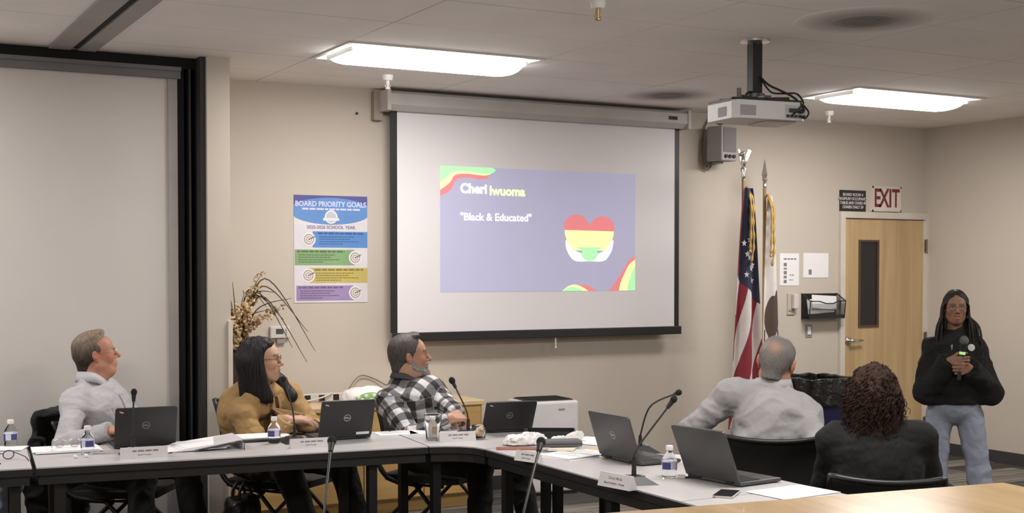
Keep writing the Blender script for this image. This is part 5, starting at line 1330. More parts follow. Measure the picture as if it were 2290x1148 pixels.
    Xb = sdf_mesh(body+hp_, vox)
    P.body = np_mesh('body', *Xb, SKIN, t, P.o, skin_cols(Xb[0], head, HQ, HS, tone, lip or NV(tone)*NV((1.0, .62, .6)), brow, eye))
    if top is not None:
        hemp = hips + u*(hem if hem is not None else -.03)
        T = [off(q, top_off) for q in tor]+[off(q, top_off) for q in sh]
        T = T+[half(hemp, -u)]+[func(lambda X: np.linalg.norm(X-(neck+u*.075), axis=1)-.068*S, 's', .006)] + [off(q, -0) for q in sleeves] + list(top_extra)
        if fold: T += [folds(fold*.95, 7., (1, 1, 1.3)), folds(fold*.25, 17., (1, 1, 1.6))]
        X = sdf_mesh(T, .0062); uv = None
        if weave:
            Vv = X[0]; uv = np.zeros_like(Vv); best = np.full(len(Vv), 1e9)
            q = (Vv-hips) @ TQ.T; dt = np.abs(np.linalg.norm(q*NV((1/.17, 1/.13, 0)), axis=1)-1)*.1
            ang = np.arctan2(q[:, 0], q[:, 1]); uv[:, 0] = ang*.165/.098; uv[:, 1] = q[:, 2]/.098; hi_ = q[:, 2] > tl*.80; uv[hi_, 0] = q[hi_, 0]/.098+.3; uv[hi_, 1] = q[hi_, 1]/.098+.2; best = np.where(True, .075, best)
            for (a, b) in segs:
                ab = b-a; tt = np.clip(((Vv-a) @ ab)/(ab @ ab), 0, 1); rel = Vv-a-tt[:, None]*ab; d = np.linalg.norm(rel, axis=1)
                e1 = unit(np.cross(ab, r+.3*f)); e2 = unit(np.cross(ab, e1)); m = d < best
                m &= ((Vv-shc) @ r)**2 > 0
                uv[m, 0] = (np.arctan2(rel @ e1, rel @ e2)*.062/.098+.2)[m]; uv[m, 1] = (((Vv-a) @ unit(ab))/.098+.3)[m]; best = np.minimum(best, d)
        P.top = np_mesh(shirt_name, *X, top, t, P.o, uv=uv)
    if pants is not None:
        T = [off(ell(hips+u*.045, NV((.166, .122, .095))*girth*S, TQ, k=.04), pants_off), off(tor[0], pants_off), off(ell(hips+u*.1, NV((.15*girth, .115*girth, .07)), TQ, k=.05), pants_off-.003), half(hips+u*.13, u)]+pt+[folds(.007, 10.)]
        X = sdf_mesh(T, .0075); np_mesh('trousers', *X, pants, t, P.o)
    P.r, P.f, P.u, P.neck, P.hips = r, f, u, neck, hips
    return P
def loc(P, x, y, z): return Vector(P.L(x, y, z)-P.o)            # head point in the person's own space
def glasses(P, mat, w=.031, rx=.024, rz=.017, thick=.0018, lens=True, name='glasses'):
    b = MB()
    for s in (-1, 1):
        b.tube([loc(P, s*(w+.001)+rx*math.cos(2*PI*k/24), .104-abs(rx*math.cos(2*PI*k/24)*s+.0)*.18, .003+rz*math.sin(2*PI*k/24)) for k in range(24)], thick*P.HS, 6, closed=True)
        b.tube([loc(P, s*(w+rx), .099, .008), loc(P, s*.074, .07, .009), loc(P, s*.083, .0, .012), loc(P, s*.083, -.02, .0)], thick*P.HS, 6)
    b.tube([loc(P, -.008, .105, .006), loc(P, 0, .111, .009), loc(P, .008, .105, .006)], thick*P.HS, 6)
    b.build(name, mat, P.t, True)
def collar(P, mat, r0=.066, h=.042, point=.035, open_=.5, ax=None, S=1., lift=.0):
    """stand-and-fall shirt collar, open at the throat"""
    n = 40; b = MB(); nk = P.neck+P.u*(.012+lift)
    a_ = unit(P.L(0, -.02, -.07)-P.neck) if ax is None else unit(ax)
    r, f, u = frame(P.f, a_)
    f = unit(np.cross(u, r)); prof = ((r0, -.012), (r0-.002, h), (r0+.004, h+.004), (r0+.012, h*.45), (r0+.017, -.004))
    V_ = []
    for k in range(n+1):
        a = open_*.5+(2*PI-open_)*k/n; ca, sa = math.cos(a), math.sin(a); fr = max(0, ca)**3; row = []
        for j, (rr, zz) in enumerate(prof):
            z_ = zz*(1-.55*fr)-.012*fr - (point*fr**2 if j == 4 else point*.5*fr**2 if j == 3 else 0); q = rr+(.014*fr if j >= 3 else 0)
            row.append(b.bm.verts.new(Vector(nk + f*(ca*q*1.02+.004) + r*sa*q + u*z_ - P.o)))
        V_.append(row)
    for A, B in zip(V_, V_[1:]):
        for j in range(4): b.bm.faces.new((A[j], B[j], B[j+1], A[j+1]))
    o = b.build('collar', mat, P.t, True); s = o.modifiers.new('t', 'SOLIDIFY'); s.thickness = .003; return o

TROUS = cloth_mat('black_trousers', (.008, .008, .0085), .9, (14, .3, .02)); SHOE = M('shoe_black', (.012, .011, .011), .4)
# ---------- man in white shirt (left)
ZA = 6.85
hd1 = NV(at(213, 793, ZA)); nk1 = NV(at(206, 858, ZA-.01)); hip1 = NV((1.36, 7.07, .565)); f1 = NV((.80, -.60, 0))
WSH = cloth_mat('white_shirt', (.43, .415, .435), .8, (16, .35, .02))
P1 = person('man in white shirt with short grey-brown hair, looking up to the right', (1.30, 7.06, 0), hip1, nk1, f1, hd1, (.985, -.06, .15), (-.16, .0, 1), HS=1.0, girth=1.08, belly=.05, sw=.185,
    arms={1: dict(w=NV(at(246, 965, 6.42)), hint=(-.5, -.2, -.6), hand=dict(d=(.75, -.6, 0), n=(0, 0, -1), curl=(14, 18, 10))), -1: dict(w=NV(at(316, 950, 6.64)), hint=(.4, .4, -.6), hand=dict(d=(-.2, -.9, .1), n=(0, 0, -1), curl=(10, 12, 8)))},
    legs={1: dict(k=(1.46, 6.64, .545), a=(1.42, 6.50, .085), toe=(.2, -1, 0)), -1: dict(k=(1.74, 6.86, .55), a=(1.79, 6.76, .085), toe=(.1, -1, 0))},
    tone=(.50, .245, .165), lip=(.42, .2, .15), brow=(.36, .25, .18), jaw=1.10, jowl=.78, nose=1.12, top=WSH, pants=TROUS, shoe=SHOE, fold=.013, neck_r=.062)
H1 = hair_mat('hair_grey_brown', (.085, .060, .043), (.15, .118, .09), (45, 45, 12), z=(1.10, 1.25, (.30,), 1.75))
X = sdf_mesh(short_hair(P1.L, P1.HQ, P1.head, 1.0, [(-.11, -.045), (-.05, -.03), (-.03, -.012), (.0, .010), (.02, .022), (.04, .022), (.06, .012), (.075, .02), (.09, .050), (.105, .060), (.14, .064)], .0115, -.095, extra=[ell(P1.L(0, .035, .108), (.045, .04, .02), P1.HQ, k=.015)]), .0045)
np_mesh('hair', *X, H1, P1.t, P1.o)
collar(P1, M('white_shirt_collar', (.46, .45, .485), .8), .073, .045, .045)
glasses(P1, SILV, thick=.0014)
# placket and cuff seams
b = MB(); pts = []
for k in range(9):
    p_ = P1.neck - P1.u*(.03+.045*k) + P1.f*.3
    hit = P1.top.data
    pts.append(p_)
from mathutils.bvhtree import BVHTree
def on_cloth(P, p, d):
    me = P.top.data; bv = BVHTree.FromPolygons([v.co for v in me.vertices], [tuple(q.vertices) for q in me.polygons])
    return lambda p, d: (bv.ray_cast(Vector(p-P.o), Vector(d))[0])
hit = on_cloth(P1, 0, 0)
def placket(P, hit, ang0, mat, n=14, z0=.03, z1=.42, r=.006, name='placket'):
    ps = []
    for k in range(n):
        z = z0+(z1-z0)*k/(n-1); d = unit(P.f*math.cos(ang0)+P.r*math.sin(ang0)); h = hit(P.neck-P.u*z+d*.5, -d)
        if h is not None: ps.append(h+Vector(d)*.001)
    if len(ps) > 3: return MB().tube(ps, r, 6).build(name, mat, P.t, True)
placket(P1, hit, .22, M('shirt_seam', (.25, .245, .29), .8), r=.0035, z0=.05, z1=.30)

# ---------- woman in tan blazer
ZB = 7.0
hd2 = NV(at(584, 806, ZB)); nk2 = NV(at(588, 876, ZB)); hip2 = NV((2.16, 6.98, .56)); f2 = NV((.40, -.92, 0))
TAN = cloth_mat('tan_blazer', (.36, .225, .092), .85, (15, .35, .02))
P2 = person('woman in tan blazer with long black hair and glasses, smiling to the right', (2.16, 6.98, 0), hip2, nk2, f2, hd2, (.89, -.45, .03), (-.05, 0, 1), HS=.98, girth=1.02, belly=.03, sw=.165,
    arms={1: dict(w=NV(at(640, 939, 6.72)), hint=(-.45, .75, -.35), hand=dict(d=(.9, -.1, 0), n=(0, .2, -1), curl=(14, 16, 10))), -1: dict(w=NV(at(676, 945, 6.80)), hint=(.6, .6, -.5), hand=dict(d=(-.8, -.3, .15), n=(0, 0, -1), curl=(14, 16, 10)))},
    legs={1: dict(k=(2.17, 6.47, .55), a=(2.32, 6.40, .085), toe=(.3, -1, 0)), -1: dict(k=(2.50, 6.55, .55), a=(2.60, 6.46, .085), toe=(.4, -1, 0))},
    tone=(.52, .315, .215), lip=(.46, .17, .15), brow=(.05, .035, .03), smile=1., top=TAN, pants=TROUS, shoe=SHOE, fold=.012, top_off=.018, hem=-.10, shirt_name='blazer', neck_r=.05)
HB = hair_mat('hair_black', (.006, .005, .006), (.020, .017, .018), (110, 110, 4), .5)
L2 = P2.L
def wob(a, fr, st): return func(lambda X: a*noise3(X*NV(st), fr), 'd')
face_cut2 = func(lambda X: -(((X-P2.head) @ P2.HQ.T)[:, 1]-np.interp(((X-P2.head) @ P2.HQ.T)[:, 2], (-.3, -.1, -.03, .05, .085, .11, .13), (.03, .012, .008, .034, .066, .098, .13))) , 's', .004)
X = sdf_mesh([ell(L2(0, -.014, .040), NV((.084, .104, .092)), P2.HQ, k=.01), cap(L2(-.048, -.045, .0), L2(-.06, -.04, -.21), .058, .045, k=.05), cap(L2(.050, -.045, .0), L2(.062, -.02, -.17), .056, .04, k=.05), cap(L2(0, -.07, .0), L2(0, -.075, -.22), .062, .05, k=.06),
     face_cut2, cap(L2(.068, .0, -.02), L2(.080, .035, -.20), .022, .034, k=.03), cap(L2(-.07, .0, -.02), L2(-.085, .085, -.13), .022, .032, k=.03), cap(L2(-.085, .085, -.13), L2(-.06, .15, -.215), .034, .034, k=.03), wob(.006, 34., (1, 1, .25)), wob(.003, 90., (1, 1, .2))], .0052)
h2 = np_mesh('hair', *X, HB, P2.t, P2.o)
def add_strands(P, ho, n, z0, z1, axis_y, rad, seed, skip_front=.2):
    rg3 = random.Random(seed); bv = BVHTree.FromPolygons([v.co for v in ho.data.vertices], [tuple(q.vertices) for q in ho.data.polygons]); b = MB()
    for k in range(n):
        a = rg3.uniform(0, 2*PI); wv = rg3.uniform(-.25, .25); pts = []; zt = rg3.uniform(z0-.05, z0)
        for i in range(16):
            z = zt+(z1-zt)*i/15; aa = a+wv*math.sin(i/15*2)
            c0 = loc(P, 0, axis_y, z); d = Vector(P.HQ[0]*math.cos(aa)+P.HQ[1]*math.sin(aa)); h = bv.ray_cast(c0+d*.4, -d)
            if h[0] is None: continue
            if pts and (h[0]-pts[-1]).length > .06: break
            pts.append(h[0]+d*rg3.uniform(.0, .0012))
        if len(pts) > 6:
            if rg3.random() < .6: pts.append(pts[-1]+Vector((0, 0, -rg3.uniform(.006, .02))))
            b.tube(pts, [rad*(1-.6*i/len(pts)) for i in range(len(pts))], 5)
    me2 = bpy.data.meshes.new('strands'); b.bm.to_mesh(me2); b.bm.free()
    m_ = bmesh.new(); m_.from_mesh(ho.data); m_.from_mesh(me2); m_.to_mesh(ho.data); m_.free(); bpy.data.meshes.remove(me2)
    ho.data.polygons.foreach_set('use_smooth', [True]*len(ho.data.polygons))
add_strands(P2, h2, 420, .12, -.26, -.03, .0032, 3)
glasses(P2, M('glasses_bronze', (.10, .06, .04), .4, .4), rx=.025, rz=.019, thick=.0018)
hit2 = on_cloth(P2, 0, 0)
# dark blouse panel, lapels
b = MB(); rows = []
BLZ = cloth_mat('patterned_blouse', (.10, .06, .045), .7); 
for k in range(13):
    z = .0+.21*k/12; row = []
    wv = (.34+.12*math.sin(k/12*PI*.9))*(1-.45*k/12)
    for j in range(7):
        a = -.16+ (j/6-.5)*wv*2*.62; d = unit(P2.f*math.cos(a)+P2.r*math.sin(a)); h = hit2(P2.neck-P2.u*(z+.035)+d*.5, -d)
        row.append(b.bm.verts.new((h if h is not None else Vector(P2.neck-P2.u*z+d*.12-P2.o))+Vector(d)*.010))
    rows.append(row)
for A, B in zip(rows, rows[1:]):
    for j in range(6): b.bm.faces.new((A[j], A[j+1], B[j+1], B[j]))
b.build('blouse', BLZ, P2.t, True)
for sg in (-1, 1):
    b = MB(); rows = []
    for k in range(12):
        z = .0+.21*k/11; row = []
        wv = (.34+.12*math.sin(k/11*PI*.9))*(1-.45*k/11); ed = -.16+sg*wv*.62
        lw = .36*math.sin(min(1, k/11*1.1+.12)*PI*.9)+.05
        for j in range(4):
            a = ed+sg*lw*(j/3)*.7-sg*.05; d = unit(P2.f*math.cos(a)+P2.r*math.sin(a)); h = hit2(P2.neck-P2.u*(z+.03)+d*.5, -d)
            row.append(b.bm.verts.new((h if h is not None else Vector(P2.neck-P2.u*z+d*.12-P2.o))+Vector(d)*(.020 if j < 3 else .006)))
        rows.append(row)
    for A, B in zip(rows, rows[1:]):
        for j in range(3): b.bm.faces.new((A[j], A[j+1], B[j+1], B[j]))
    o_ = b.build('lapel', M('tan_lapel', (.40, .26, .125), .85), P2.t, True); o_.modifiers.new('t', 'SOLIDIFY').thickness = .004
for k, z in enumerate((.14, .19)):
    d = unit(P2.f*math.cos(-.16)+P2.r*math.sin(-.16)); h = hit2(P2.neck-P2.u*z+d*.5, -d)
    if h is not None: MB().sph(h+Vector(d)*.006, (.010, .007, .014), 10).build('blouse_button', M('pearl', (.6, .55, .5), .4), P2.t, True)

# ---------- man in checked shirt
ZC = 7.35
hd3 = NV(at(914, 797, ZC)); nk3 = NV(at(906, 848, ZC)); hip3 = NV((3.08, 6.72, .56)); f3 = NV((.56, -.83, 0))
CHK = cloth_mat('buffalo_check', (.3, .3, .3), .85, (15, .3, .02), 'check')
P3 = person('bearded man in black and white checked shirt leaning back in his chair', (3.08, 6.72, 0), hip3, nk3, f3, hd3, (.945, -.27, .07), (-.12, .0, 1), HS=1.03, girth=1.12, belly=.05, sw=.185,
    arms={1: dict(w=NV(at(1006, 938, 6.92)), hint=(-.5, .6, -.35), hand=dict(d=(.9, .1, .05), n=(0, .3, -1), curl=(50, 60, 30))), -1: dict(w=NV(at(1032, 934, 7.0)), hint=(.6, .5, -.6), hand=dict(d=(-.5, -.8, .0), n=(-.2, 0, -1), curl=(50, 60, 30)))},
    legs={1: dict(k=(3.18, 6.24, .53), a=(3.05, 6.0, .085), toe=(.3, -1, 0)), -1: dict(k=(3.50, 6.42, .53), a=(3.53, 6.28, .085), toe=(.6, -.8, 0))},
    tone=(.42, .24, .165), lip=(.3, .16, .12), brow=(.10, .07, .055), jaw=1.08, jowl=1.0, nose=1.1, drop=.088, top=CHK, weave=True, pants=TROUS, shoe=SHOE, fold=.012, neck_r=.064)
H3 = hair_mat('hair_pepper', (.045, .040, .037), (.085, .077, .072), (60, 60, 20))
X = sdf_mesh(short_hair(P3.L, P3.HQ, P3.head, 1.0, [(-.11, -.04), (-.05, -.028), (-.03, -.01), (.0, .014), (.03, .032), (.06, .042), (.08, .052), (.10, .062), (.14, .068)], .0125, -.09, extra=[ell(P3.L(0, .045, .112), (.050, .050, .020), P3.HQ, k=.015)]), .0045)
np_mesh('hair', *X, H3, P3.t, P3.o)
L3 = P3.L
X = sdf_mesh([cap(L3(-.06, .015, -.055), L3(-.025, .07, -.10), .022, .026, k=.02), cap(L3(.06, .015, -.055), L3(.025, .07, -.10), .022, .026, k=.02), ell(L3(0, .080, -.112), (.038, .034, .042), P3.HQ, k=.02), cap(L3(-.022, .096, -.046), L3(.022, .096, -.046), .008, k=.01), cap(L3(-.027, .092, -.05), L3(-.03, .08, -.09), .009, .012, k=.012), cap(L3(.027, .092, -.05), L3(.03, .08, -.09), .009, .012, k=.012), cap(L3(-.07, .01, -.01), L3(-.06, .015, -.055), .008, .016, k=.01), cap(L3(.07, .01, -.01), L3(.06, .015, -.055), .008, .016, k=.01), ell(L3(0, .115, -.0625), (.020, .03, .0055), P3.HQ, k=.004, op='s'), wob(.003, 60., (1, 1, 1))], .0045)
np_mesh('beard', *X, hair_mat('beard_grey', (.13, .12, .11), (.34, .32, .30), (60, 60, 60)), P3.t, P3.o)
collar(P3, M('check_collar', (.06, .058, .062), .85), .072, .024, .03)

# ---------- man in grey sweater, seen from behind
ZD = 6.2
hd4 = NV(at(1737, 812, ZD)); nk4 = NV(at(1728, 872, ZD)); f4 = NV((.60, .80, 0)); hip4 = NV((3.96, 4.86, .565))
GRYS = cloth_mat('grey_sweater', (.35, .335, .342), .9, (10, .35, .02))
P4 = person('man in grey sweater seen from behind, cropped grey hair with bald crown', (3.96, 4.86, 0), hip4, nk4, f4, hd4, (.80, .60, -.05), (.10, -.12, 1), HS=1.05, girth=1.08, belly=.03, sw=.178, lean=(.10, -.055, 0), drop=.07,
    arms={-1: dict(w=NV(at(1572, 975, 6.55)), hint=(-.8, .2, -.5), hand=dict(d=(.3, .9, -.1), n=(0, 0, -1))), 1: dict(w=NV(at(1800, 1024, 6.15)), hint=(-.35, -.7, -.5), hand=dict(d=(.2, .4, -.9), n=(-.8, .3, 0)))},
    legs={1: dict(k=(4.62, 5.05, .55), a=(4.78, 5.1, .085), toe=(1, .4, 0)), -1: dict(k=(4.40, 5.38, .55), a=(4.50, 5.55, .085), toe=(.6, .8, 0))},
    tone=(.42, .235, .16), top=GRYS, pants=TROUS, shoe=SHOE, fold=.014, top_off=.018, neck_r=.066, cuff=.0)
H4 = hair_mat('hair_cropped', (.135, .125, .115), (.19, .177, .165), (90, 90, 60), spot=(tuple(P4.L(.0, -.105, .078)-P4.o), .0, .055, (.33, .19, .125)))
L4 = P4.L
X = sdf_mesh(short_hair(P4.L, P4.HQ, P4.head, 1.05, [(-.12, -.04), (-.04, -.022), (-.01, .0), (.03, .03), (.06, .04), (.09, .06), (.14, .08)], .0055, -.072), .0045)
np_mesh('hair', *X, H4, P4.t, P4.o)
collar(P4, M('sweater_collar', (.37, .355, .362), .9), .078, .040, .01)

# ---------- woman with curly auburn hair, seen from behind
ZE = 5.45
hd5 = NV(at(1955, 880, ZE)); nk5 = NV(at(1957, 945, ZE)); f5 = NV((.66, .75, 0)); hip5 = NV((3.93, 4.02, .55))
BLKT = cloth_mat('black_jacket', (.008, .0075, .0075), .9, (12, .3, .02))
P5 = person('woman in black with curly auburn shoulder-length hair, seen from behind', (3.93, 4.02, 0), hip5, nk5, f5, hd5, (.72, .69, .0), (0, 0, 1), HS=.97, girth=1.04, sw=.17,
    arms={1: dict(w=(4.30, 4.22, .68), hint=(.15, -.35, -1), hand=dict(d=(.3, .7, 0), n=(0, 0, -1))), -1: dict(w=(4.08, 4.42, .68), hint=(-.35, .1, -1), hand=dict(d=(.7, .3, 0), n=(0, 0, -1)))},
    legs={1: dict(k=(4.50, 4.20, .55), a=(4.62, 4.24, .085), toe=(1, .5, 0)), -1: dict(k=(4.26, 4.50, .55), a=(4.36, 4.62, .085), toe=(.7, .8, 0))},
    tone=(.45, .27, .19), top=BLKT, pants=TROUS, shoe=SHOE, fold=.010, top_off=.02, neck_r=.052, shirt_name='jacket')
H5 = hair_mat('hair_auburn', (.011, .005, .0035), (.045, .019, .011), (30, 30, 30), .8)
L5 = P5.L
X = sdf_mesh([ell(L5(0, -.02, .03), (.094, .108, .100), P5.HQ, k=.03), cap(L5(-.045, -.04, -.03), L5(-.060, -.05, -.14), .058, .052, k=.06), cap(L5(.045, -.04, -.03), L5(.060, -.05, -.14), .058, .052, k=.06), cap(L5(0, -.06, -.03), L5(0, -.075, -.16), .07, .055, k=.06), ell(L5(0, .11, -.02), (.055, .07, .10), P5.HQ, k=.03, op='s'), wob(.009, 32., (1, 1, .8)), wob(.006, 75., (1, 1, .8))], .006)
hs_ = np_mesh('hair', *X, H5, P5.t, P5.o)
b = MB(); rg = random.Random(11); bvh = BVHTree.FromPolygons([v.co for v in hs_.data.vertices], [tuple(q.vertices) for q in hs_.data.polygons])
hc5 = loc(P5, 0, -.03, 0)
for k in range(1300):
    d = Vector((rg.gauss(0, 1), rg.gauss(0, 1), rg.gauss(.1, .9))).normalized()
    if d.dot(Vector(P5.HQ[1])) > .55: continue
    h = bvh.ray_cast(hc5+d*.5, -d)
    if h[0] is None: continue
    p, n = h[0], h[1]; ln = rg.uniform(.045, .085); rad = rg.uniform(.004, .008); dn = (Vector((0, 0, -1))+n*.12+Vector((rg.uniform(-.3, .3), rg.uniform(-.3, .3), 0))).normalized(); a1 = dn.orthogonal().normalized(); a2 = dn.cross(a1); ph = rg.uniform(0, 6)
    b.tube([p+n*.001+dn*(ln*i/15)+(a1*math.cos(ph+i*.95)+a2*math.sin(ph+i*.95))*rad for i in range(16)], [.0022*(1-.5*i/15) for i in range(16)], 4)
b.bm.verts.ensure_lookup_table()
me2 = bpy.data.meshes.new('hair_curls'); b.bm.to_mesh(me2); b.bm.free()
bm_ = bmesh.new(); bm_.from_mesh(hs_.data); bm_.from_mesh(me2); bm_.to_mesh(hs_.data); bm_.free()
hs_.data.polygons.foreach_set('use_smooth', [True]*len(hs_.data.polygons)); bpy.data.meshes.remove(me2)

# ---------- girl with microphone, standing
ZF = 7.6
g0 = NV(at(2134, 900, ZF)); gx, gy = g0[0], g0[1]
hd6 = NV(at(2137, 688, ZF-.02)); nk6 = NV(at(2136, 752, ZF)); fv = unit((-gx, -gy, 0)); f6 = unit(fv+NV((.10, -.08, 0)))
r6 = unit(np.cross(f6, (0, 0, 1)))
hip6 = NV((gx, gy, .735))
hm = NV(at(2138, 812, ZF)) + f6*.20                      # where the hands close on the microphone
HOOD = cloth_mat('black_hoodie', (.0055, .0052, .0055), .95, (10, .35, .025))
DENIM = cloth_mat('pale_denim', (.225, .245, .31), .85, (12, .4, .02))
micdir = unit(NV((0, 0, 1)) - r6*.12 - f6*.0)
dA = unit(f6*.62 - r6*.55); dB = unit(f6*.62 + r6*.55)
wA = hm + micdir*.018 + r6*.058 - f6*.052; wB = hm - micdir*.022 - r6*.058 - f6*.052
P6 = person('standing girl in black hoodie and pale jeans speaking into a held microphone', (gx, gy, 0), hip6, nk6, f6, hd6, f6*1.0+NV((0, 0, -.04)), (0, 0, 1), S=.90, HS=.79, girth=.82, sw=.128, drop=.092, hip_w=.098,
    arms={1: dict(w=wA, hint=r6*.62-f6*.35-NV((0, 0, 1.)), hs=1.0, hand=dict(d=dA, n=-r6*.6+f6*.1-dA*.0-f6*.6, t=micdir, curl=(52, 62, 35), spread=1., thumb=(.3, .5))), -1: dict(w=wB, hint=-r6*.62-f6*.35-NV((0, 0, 1.)), hs=1.0, hand=dict(d=dB, n=r6*.6-f6*.6, t=micdir, curl=(52, 60, 35), spread=1., thumb=(.3, .5)))},
    legs={1: dict(k=hip6+r6*.108-NV((0, 0, .33))+f6*.02, a=NV((gx, gy, .10))+r6*.095, toe=f6+r6*.2, flare=.03), -1: dict(k=hip6-r6*.135-NV((0, 0, .33))+f6*.03, a=NV((gx, gy, .10))-r6*.20+f6*.06, toe=f6-r6*.3, flare=.028)},
    tone=(.235, .125, .078), lip=(.27, .12, .095), brow=(.085, .045, .03), smile=.25, gap=.0038, nose=1.05, eye=(.02, .012, .01), top=HOOD, top_off=.023, sleeve_r=.010, pants=DENIM, pants_off=.008, shoe=M('shoe_white', (.6, .58, .56), .5), fold=.014, hem=.075, vox=.0042, shirt_name='hoodie', cuff=.0, neck_r=.052)
L6 = P6.L
HG = hair_mat('hair_braids', (.008, .006, .006), (.024, .018, .016), (90, 90, 90), .6)
X = sdf_mesh([ell(L6(0, -.014, .040), NV((.080, .099, .089))*.79, P6.HQ, k=.01), cap(L6(-.045, -.05, .0), L6(-.06, -.05, -.16), .038, .034, k=.04), cap(L6(.045, -.05, .0), L6(.06, -.05, -.16), .038, .034, k=.04),
    func(lambda X: -(((X-P6.head) @ P6.HQ.T)[:, 1]-np.interp(((X-P6.head) @ P6.HQ.T)[:, 2]-.35*np.abs(((X-P6.head) @ P6.HQ.T)[:, 0])*-.6, (-.3, -.1, .0, .06, .085, .1, .125), (.0, .0, .012, .03, .055, .07, .095))), 's', .004),
    wob(.003, 60., (1, 1, .3))], .005)
hg = np_mesh('hair', *X, HG, P6.t, P6.o)
b = MB(); rg = random.Random(21)
for sd in (-1, 1):
    for k in range(34):
        q = k/33; a = R(12+150*q)                       # round the side of the head, front to back
        y0 = .075*math.cos(a); x0 = sd*(.02+.062*math.sin(a)); lx = sd*(.084+.035*rg.random()+(.05 if sd < 0 else .012)*rg.random())
        out_y = .02*math.cos(a)-.02+rg.uniform(-.02, .02) + (.05 if k < 12 else 0)
        ln = rg.uniform(.24, .34) if sd < 0 else rg.uniform(.26, .36)
        zz = lambda x, y: .041+.089*math.sqrt(max(.02, 1-(x/.081)**2-((y+.014)/.100)**2))
        pts = [(x0*.16, y0*.72, zz(x0*.16, y0*.72)), (x0*.62, y0*.86, zz(x0*.62, y0*.86)), (x0*1.02, y0*.9, .062), (sd*.086, y0*.7-.005, .02), (sd*(.088+.012*rg.random()), y0*.5-.012, -.06), (lx, out_y, -.14), (lx*1.12, out_y+.015, -.14-ln*.45), (lx*1.16, out_y+.02+.01*rg.random(), -.14-ln)]
        P_s = curve([tuple(loc(P6, *p)) for p in pts], 5)
        b.tube(P_s, [.0056*(1-.35*i/len(P_s))*(1+.12*(i % 2)) for i in range(len(P_s))], 6)
me2 = bpy.data.meshes.new('hair_b'); b.bm.to_mesh(me2); b.bm.free()
bm_ = bmesh.new(); bm_.from_mesh(hg.data); bm_.from_mesh(me2); bm_.to_mesh(hg.data); bm_.free(); bpy.data.meshes.remove(me2)
hg.data.polygons.foreach_set('use_smooth', [True]*len(hg.data.polygons))
glasses(P6, M('glasses_pale', (.16, .16, .19), .3, .3), rx=.025, rz=.017, thick=.0016)
for s in (-1, 1): MB().tube([loc(P6, s*.082, .0, -.035), loc(P6, s*.085, .004, -.05), loc(P6, s*.085, .004, -.068)], .003, 6).sph(loc(P6, s*.085, .004, -.074), .006, 8).build('earring', SILV, P6.t, True)
hit6 = on_cloth(P6, 0, 0)
h = hit6(P6.neck-P6.u*.062-P6.r*.078+P6.f*.5, -P6.f)
if h is not None: MB().cyl(h-Vector(P6.f)*.002, h+Vector(P6.f)*.007, .021, .019, 24).build('badge', M('badge_white', (.72, .69, .68), .5), P6.t)
# hood lying round the neck and cross pendant
b = MB(); n = 40; c_ = P6.neck-P6.u*.008
pts = [Vector(c_ + P6.f*(.075*math.cos(2*PI*k/n)+.0) + P6.r*.088*math.sin(2*PI*k/n) - P6.u*(.05*max(0, math.cos(2*PI*k/n))-.0) - P6.o) for k in range(n)]
b.tube(pts, .024, 10, closed=True).build('hood', HOOD, P6.t, True)
h = hit6(P6.neck-P6.u*.06+P6.r*.03+P6.f*.5, -P6.f)
if h is not None:
    b = MB().box(h+Vector(P6.f)*.003, (.005, .003, .032)); b.box(h+Vector(P6.f)*.003+Vector((0, 0, .005)), (.018, .003, .005)); b.build('pendant', SILV, P6.t)
# handheld microphone
mt_ = hm+micdir*.155; mb = hm-micdir*.085
t = thing('handheld_microphone', 'black handheld microphone with silver mesh head, held by the standing girl', 'microphone', tuple(mb))
rel = lambda p: Vector(NV(p)-mb)
MB().cyl(rel(mb), rel(hm+micdir*.085), .012, .0165, 20).build('handle', BLACKP, t, True, ang=40)
MB().cyl(rel(hm+micdir*.062), rel(hm+micdir*.078), .0172, .0175, 20).build('light_ring', M('green_ring', (.35, .62, .25), .4, emit=.6), t, True, ang=40)
MB().cyl(rel(hm+micdir*.085), rel(hm+micdir*.118), .0165, .023, 20).build('collar', BLACKP, t, True, ang=40)
MB().sph(rel(hm+micdir*.142), (.026, .026, .029), 20).build('grille_ball', M('mic_mesh', (.16, .155, .15), .45, .6, bump=(700, 1., .004)), t, True)

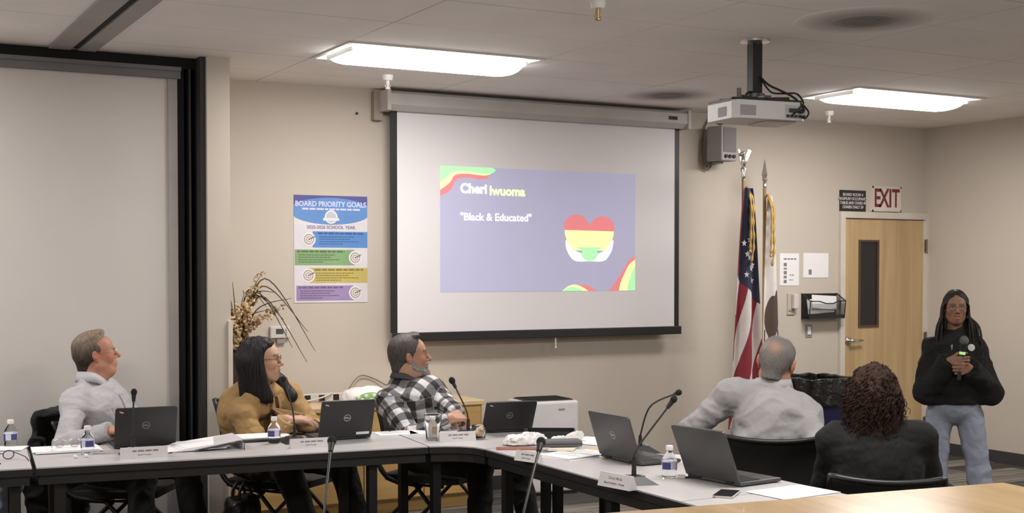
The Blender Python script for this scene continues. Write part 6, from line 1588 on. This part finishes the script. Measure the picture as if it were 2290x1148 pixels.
# ---------- neighbour at the far left, only the jeans reach the picture
P0 = person('seated person at the far left edge, only a knee in blue jeans showing', (.42, 7.1, 0), (.42, 7.1, .56), (.40, 7.06, 1.0), (.2, -1, 0), (.42, 7.02, 1.14), (.9, -.3, 0), (0, 0, 1), girth=1.0,
    arms={1: dict(w=(.05, 6.78, .83), hint=(-.6, -.2, -.5), hand=dict(d=(.4, -.8, 0), n=(0, 0, -1), curl=(10, 12, 8))), -1: dict(w=(.45, 6.74, .83), hint=(.6, .2, -.5), hand=dict(d=(-.4, -.8, 0), n=(0, 0, -1)))},
    legs={1: dict(k=(.30, 6.58, .55), a=(.28, 6.5, .085), toe=(0, -1, 0)), -1: dict(k=(.83, 6.74, .545), a=(.74, 6.72, .085), toe=(.3, -1, 0))},
    tone=(.42, .25, .18), top=cloth_mat('navy_shirt', (.03, .035, .06), .85), pants=cloth_mat('blue_denim', (.30, .34, .46), .85), shoe=SHOE, vox=.006)
X = sdf_mesh(short_hair(P0.L, P0.HQ, P0.head, 1.0, [(-.11, -.045), (-.05, -.03), (0, .01), (.04, .03), (.08, .05), (.14, .08)], .012, -.09), .006)
np_mesh('hair', *X, H3, P0.t, P0.o)

# ---------- chairs under them
def ang_of(f): return math.atan2(-f[0], f[1])
chair('black chair under the man in the white shirt', 1.47, 7.13, ang_of((.85, -.53)), .79, .42)
chair('black chair under the woman in the tan blazer', 2.32, 7.02, ang_of((.62, -.78)), .87, .44)
chair('black chair with splayed legs under the man in checked shirt', 3.17, 6.77, ang_of((.55, -.83)), .84, .40)
chair('black mesh-back chair behind the man in the grey sweater', 3.99, 4.80, ang_of((.62, .78)), .84, .46)
chair('black mesh-back chair of the curly-haired woman, nearest the wooden counter', 3.90, 3.98, ang_of((.66, .75)), .78, .46)
chair('black chair beyond the left picture edge under the person in jeans', .42, 7.12, ang_of((.1, -1)), .86)

# black jacket hung over the back of the left-hand chair
jb = Vector((1.47, 7.13, 0)); ja = ang_of((.85, -.53)); t = thing('draped_jacket', 'black jacket draped over the chair of the man in the white shirt', 'jacket', jb, ja)
X = sdf_mesh([rbox((0, -.36, .58), (.19, .03, .23), .035, k=.03), cap((-.18, -.36, .77), (-.25, -.34, .28), .045, .045, k=.05), cap((.18, -.36, .77), (.25, -.34, .30), .045, .045, k=.05), rbox((0, -.375, .32), (.27, .02, .20), .03, k=.05), folds(.02, 11.), func(lambda X: np.maximum(np.abs(X[:, 0])-.235, np.maximum(np.abs(X[:, 1]+.265)-.107, X[:, 2]-.822)), 's', .01)], .008)
np_mesh('jacket_body', *X, BLKT, t)
